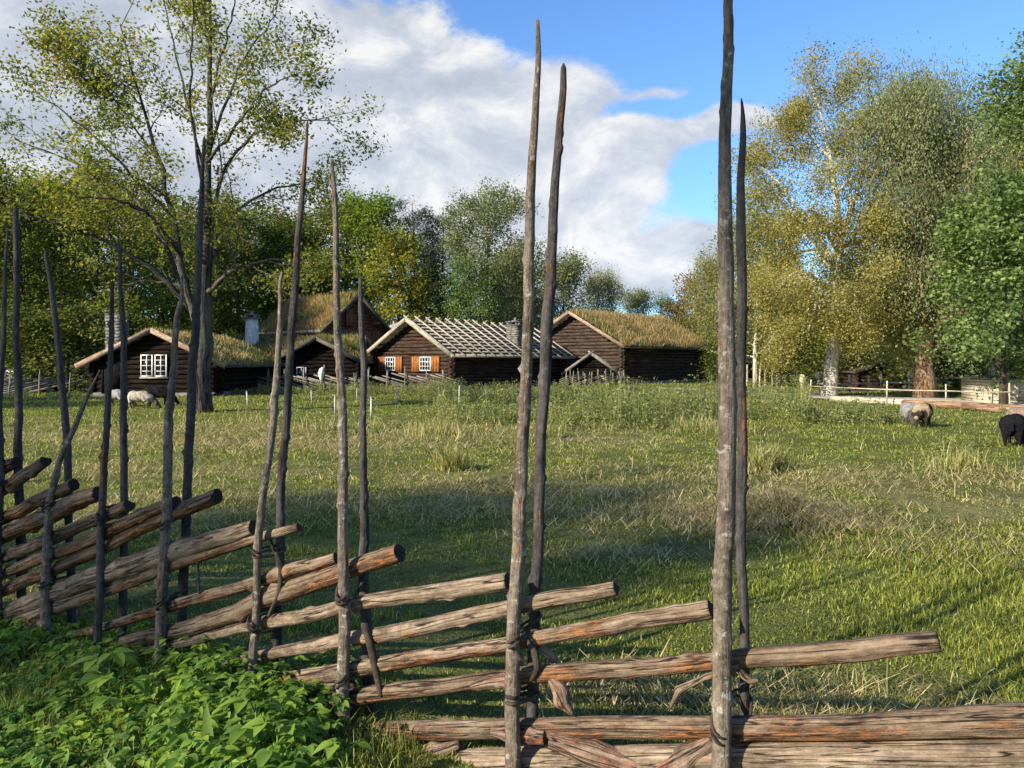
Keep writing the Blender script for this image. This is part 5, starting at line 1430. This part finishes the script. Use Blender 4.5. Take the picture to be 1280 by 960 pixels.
# bark slabs and withy ends by the knots of the fence
for j, (pts, m) in enumerate([([(318, 862, 5), (308, 868, 6), (302, 880, 7), (296, 892, 6), (292, 905, 5)], 'bark'), ([(345, 690, 4), (352, 710, 5), (350, 740, 6), (336, 770, 4)], 'withy'),
                              ([(440, 850, 6), (444, 870, 9), (438, 900, 10), (430, 930, 8)], 'withy'), ([(455, 780, 7), (462, 800, 9), (470, 840, 8), (476, 870, 6)], 'withy'),
                              ([(338, 672, 3), (342, 690, 3), (352, 700, 3), (356, 702, 2)], 'withy'), ([(658, 798, 4), (668, 815, 8), (672, 835, 7), (664, 850, 4)], 'withy'),
                              ([(268, 808, 5), (275, 830, 3), (262, 836, 4), (250, 848, 2)], 'withy'), ([(247, 702, 3), (248, 722, 2.4), (249, 742, 2.2)], 'withy'),
                              ([(58, 700, 5), (70, 712, 4), (66, 728, 3), (74, 745, 3)], 'withy'), ([(924, 838, 6), (930, 845, 8), (940, 852, 7), (948, 850, 3)], 'rail'),
                              ([(676, 812, 8), (688, 820, 9), (694, 828, 5)], 'rail'), ([(218, 845, 3), (219, 858, 4), (217, 872, 4)], 'pale')]):
    q = dense(pts, 26); W3 = np.array([fence_pt(a, b, .06 if j % 2 else .17) for a, b, c in q])
    MB().tube(W3 - ORG, q[:, 2] / 960 * W3[:, 1] * .6, 10, True, .3, 50 + j, ridge=.08, knots=3).build('withy_end' if m == 'withy' else 'bark_scrap', MW[m], fence_root, smooth=True)

# ------------------------------------------------------------------ undergrowth in front of the fence
def make_undergrowth():
    rng = np.random.RandomState(33); mb = MB(); sg = MB()
    tplA = leaf_template(5, .18, .22, .62); tplB = leaf_template(5, .25, .35, .40)
    PO = {0: [], 1: []}
    n = 3200
    d = rng.uniform(2.0, 4.9, n); px = rng.uniform(-260, 470, n); x = (px - 640) / 960 * d
    front = d < np.array([fd(p) for p in px]) + .05
    k = front | ((rng.uniform(0, 1, n) < .25) & (d < np.array([fd(p) for p in px]) + .5))
    # the plants thin out towards the bottom left, where grass takes over
    th = fbm(x * 1.6, d * 1.6, 91, 2)
    k &= (th > .20) | (px > 180)
    k &= (px < 330 + (d - 2.2) * 75)
    x, d, px = x[k], d[k], px[k]
    for i in range(len(x)):
        fence_near = math.exp(-((d[i] - fd(px[i])) / .7) ** 2)
        h = rng.uniform(.04, .11) + .08 * fence_near * rng.uniform(.2, 1) + (.10 if px[i] > 220 else 0) * rng.uniform(0, 1)
        h *= 1 if px[i] > 190 else .8
        base = np.array([x[i], d[i], float(gz(x[i], d[i]))])
        for q in range(rng.randint(2, 5)):
            az = rng.uniform(0, 6.28); out = rng.uniform(.04, .13)
            tip = base + np.array([math.cos(az) * out, math.sin(az) * out, h * rng.uniform(.6, 1.1)])
            blades(sg, base[None], np.array([np.linalg.norm(tip - base)]), np.array([.005]), np.array([az]), np.array([math.atan2(out, h)]), None, rng)
            sz = rng.uniform(.028, .056) * (1.3 if px[i] > 230 else 1); kk = 3 if rng.uniform() < .7 else 5
            for m in range(kk):
                da = (m - (kk - 1) / 2) * (1.15 if kk == 3 else .75)
                a_ = az + da + rng.normal(0, .15); el = rng.uniform(-.35, .25)
                B = np.array([math.cos(a_) * math.cos(el), math.sin(a_) * math.cos(el), math.sin(el)])
                A_ = norm(np.cross(B, np.array([0, 0, 1.0]) + rng.normal(0, .25, 3))); C = np.cross(A_, B)
                PO[0 if rng.uniform() < .75 else 1].append((tip, A_, B, C, sz * (1.15 if m == kk // 2 else .9)))
    for key, tpl in ((0, tplA), (1, tplB)):
        L_ = PO[key]
        stamp(mb, tpl, np.array([q[0] for q in L_]), np.array([q[1] for q in L_]), np.array([q[2] for q in L_]), np.array([q[3] for q in L_]), np.array([q[4] for q in L_]))
    mb.v += sg.v; mb.g += sg.g; mb.dry += sg.dry; mb.q += [a + mb.n for a in sg.q]; mb.t += [a + mb.n for a in sg.t]; mb.n = mb.n + sg.n
    tag(mb.build('undergrowth', MW['leaf_ground']), 'leafy green ground cover in front of the fence at the lower left', 'undergrowth', kind='stuff')
    # long grass between the leaves and at the lower left
    g = MB(); n = 26000
    d = rng.uniform(1.9, 4.8, n); px = rng.uniform(-300, 520, n); x = (px - 640) / 960 * d
    k = fbm(x * 1.6, d * 1.6, 91, 2) < rng.uniform(.3, .6, n); x, d = x[k], d[k]; n = len(x)
    blades(g, np.stack([x, d, gz(x, d) - .01], -1), rng.uniform(.06, .17, n), rng.uniform(.003, .006, n), rng.uniform(0, 6.28, n), rng.uniform(.2, 1.1, n), np.where(rng.uniform(0, 1, n) < .06, .9, 0.0), rng)
    tag(g.build('long_grass', MW['grass']), 'long green grass among the leaves at the lower left', 'grass', kind='stuff')
make_undergrowth()

def herb(name, label, pts, cat, leafsize, sc, seed, tplw=.6, mat='leaf_ground', n=5, h=.3):
    """single plants that stand out of the undergrowth"""
    rng = np.random.RandomState(seed); x, y = pts; root = empty(name, (x, y, float(gz(x, y))), 0, label, cat)
    st = MB(); lf = MB(); tpl = leaf_template(7, .16, .25, tplw)
    st.tube([(0, 0, 0), (.01, 0, h * .5), (0, .01, h)], [.005, .004, .003], 6)
    T = []
    for k in range(n):
        az = k * 2.4 + rng.uniform(-.3, .3); z = h * (.35 + .65 * k / (n - 1)); out = .08 * (1.3 - k / n)
        tip = np.array([math.cos(az) * out, math.sin(az) * out, z + .03])
        st.tube([(0, 0, z - .02), tip * (.5, .5, 1) , tip], .0025, 5)
        for m in (-1, 0, 1):
            a_ = az + m * 1.15; el = rng.uniform(-.3, .1)
            B = np.array([math.cos(a_) * math.cos(el), math.sin(a_) * math.cos(el), math.sin(el)])
            A_ = norm(np.cross(B, (0, 0, 1.0) + rng.normal(0, .15, 3))); T.append((tip, A_, B, np.cross(A_, B), leafsize * (1.2 if m == 0 else .95)))
    stamp(lf, tpl, *[np.array([t_[i] for t_ in T]) for i in range(5)])
    st.build('stem', MW[mat], root); lf.build('leaves', MW[mat], root, smooth=True)
def at(px, py, z=0.0):
    d = (EYE - z) * 960 / (py - 455); return ((px - 640) / 960 * d, d)
GH = 'leafy plants at the foot of the fence'
herb('bramble_plant', 'lit bramble seedling before the pale thin pole, its leaves the topmost', at(318, 950, .06), 'plant', .085, 1, 1, h=.26)
herb('bramble_plant', 'lit bramble seedling right of the pale thin pole', at(345, 990, .0), 'plant', .075, 1, 2, h=.22)
herb('bramble_plant', 'half shaded plant at the foot of the grey pole, next to the lowest log', at(432, 1010, .0), 'plant', .07, 1, 3, h=.20)
herb('elder_plant', 'large-leaved elder seedling in shade left of the long grey pole', at(135, 875, .05), 'plant', .10, 1, 4, h=.22, n=6, tplw=.5)
herb('elder_plant', 'elder seedling in shade between the thick grey pole and the pale pole', at(150, 900, .05), 'plant', .085, 1, 5, h=.18, n=5, tplw=.5)
def dock(label, base, tips, seed):
    root = empty('dock_plant', (base[0], base[1], float(gz(*base))), 0, label, 'plant'); tpl = leaf_template(9, .14, .15, .19)
    for (dx_, dy_, dz_, L) in tips:
        B = norm(np.array([dx_, dy_, dz_], float)); A_ = norm(np.cross(B, (0.2, -1.0, .3))); C = np.cross(A_, B); m_ = MB()
        stamp(m_, tpl, np.array([[0, 0, .02]]), A_[None], B[None], C[None], np.array([L])); m_.build('leaf', MW['leaf_dock'], root, smooth=True)
dock('dock plant with one upright yellow-green blade left of the pale thin pole', at(262, 985, .0), [(-.15, .2, 1, .27), (.5, .3, .6, .22), (-.6, 0, .5, .2)], 1)
dock('broad arching dock leaf low in the shade, left of the lit leaves', at(165, 1010, .0), [(.6, .3, .55, .27), (-.5, .2, .4, .2), (.1, -.5, .5, .2)], 2)
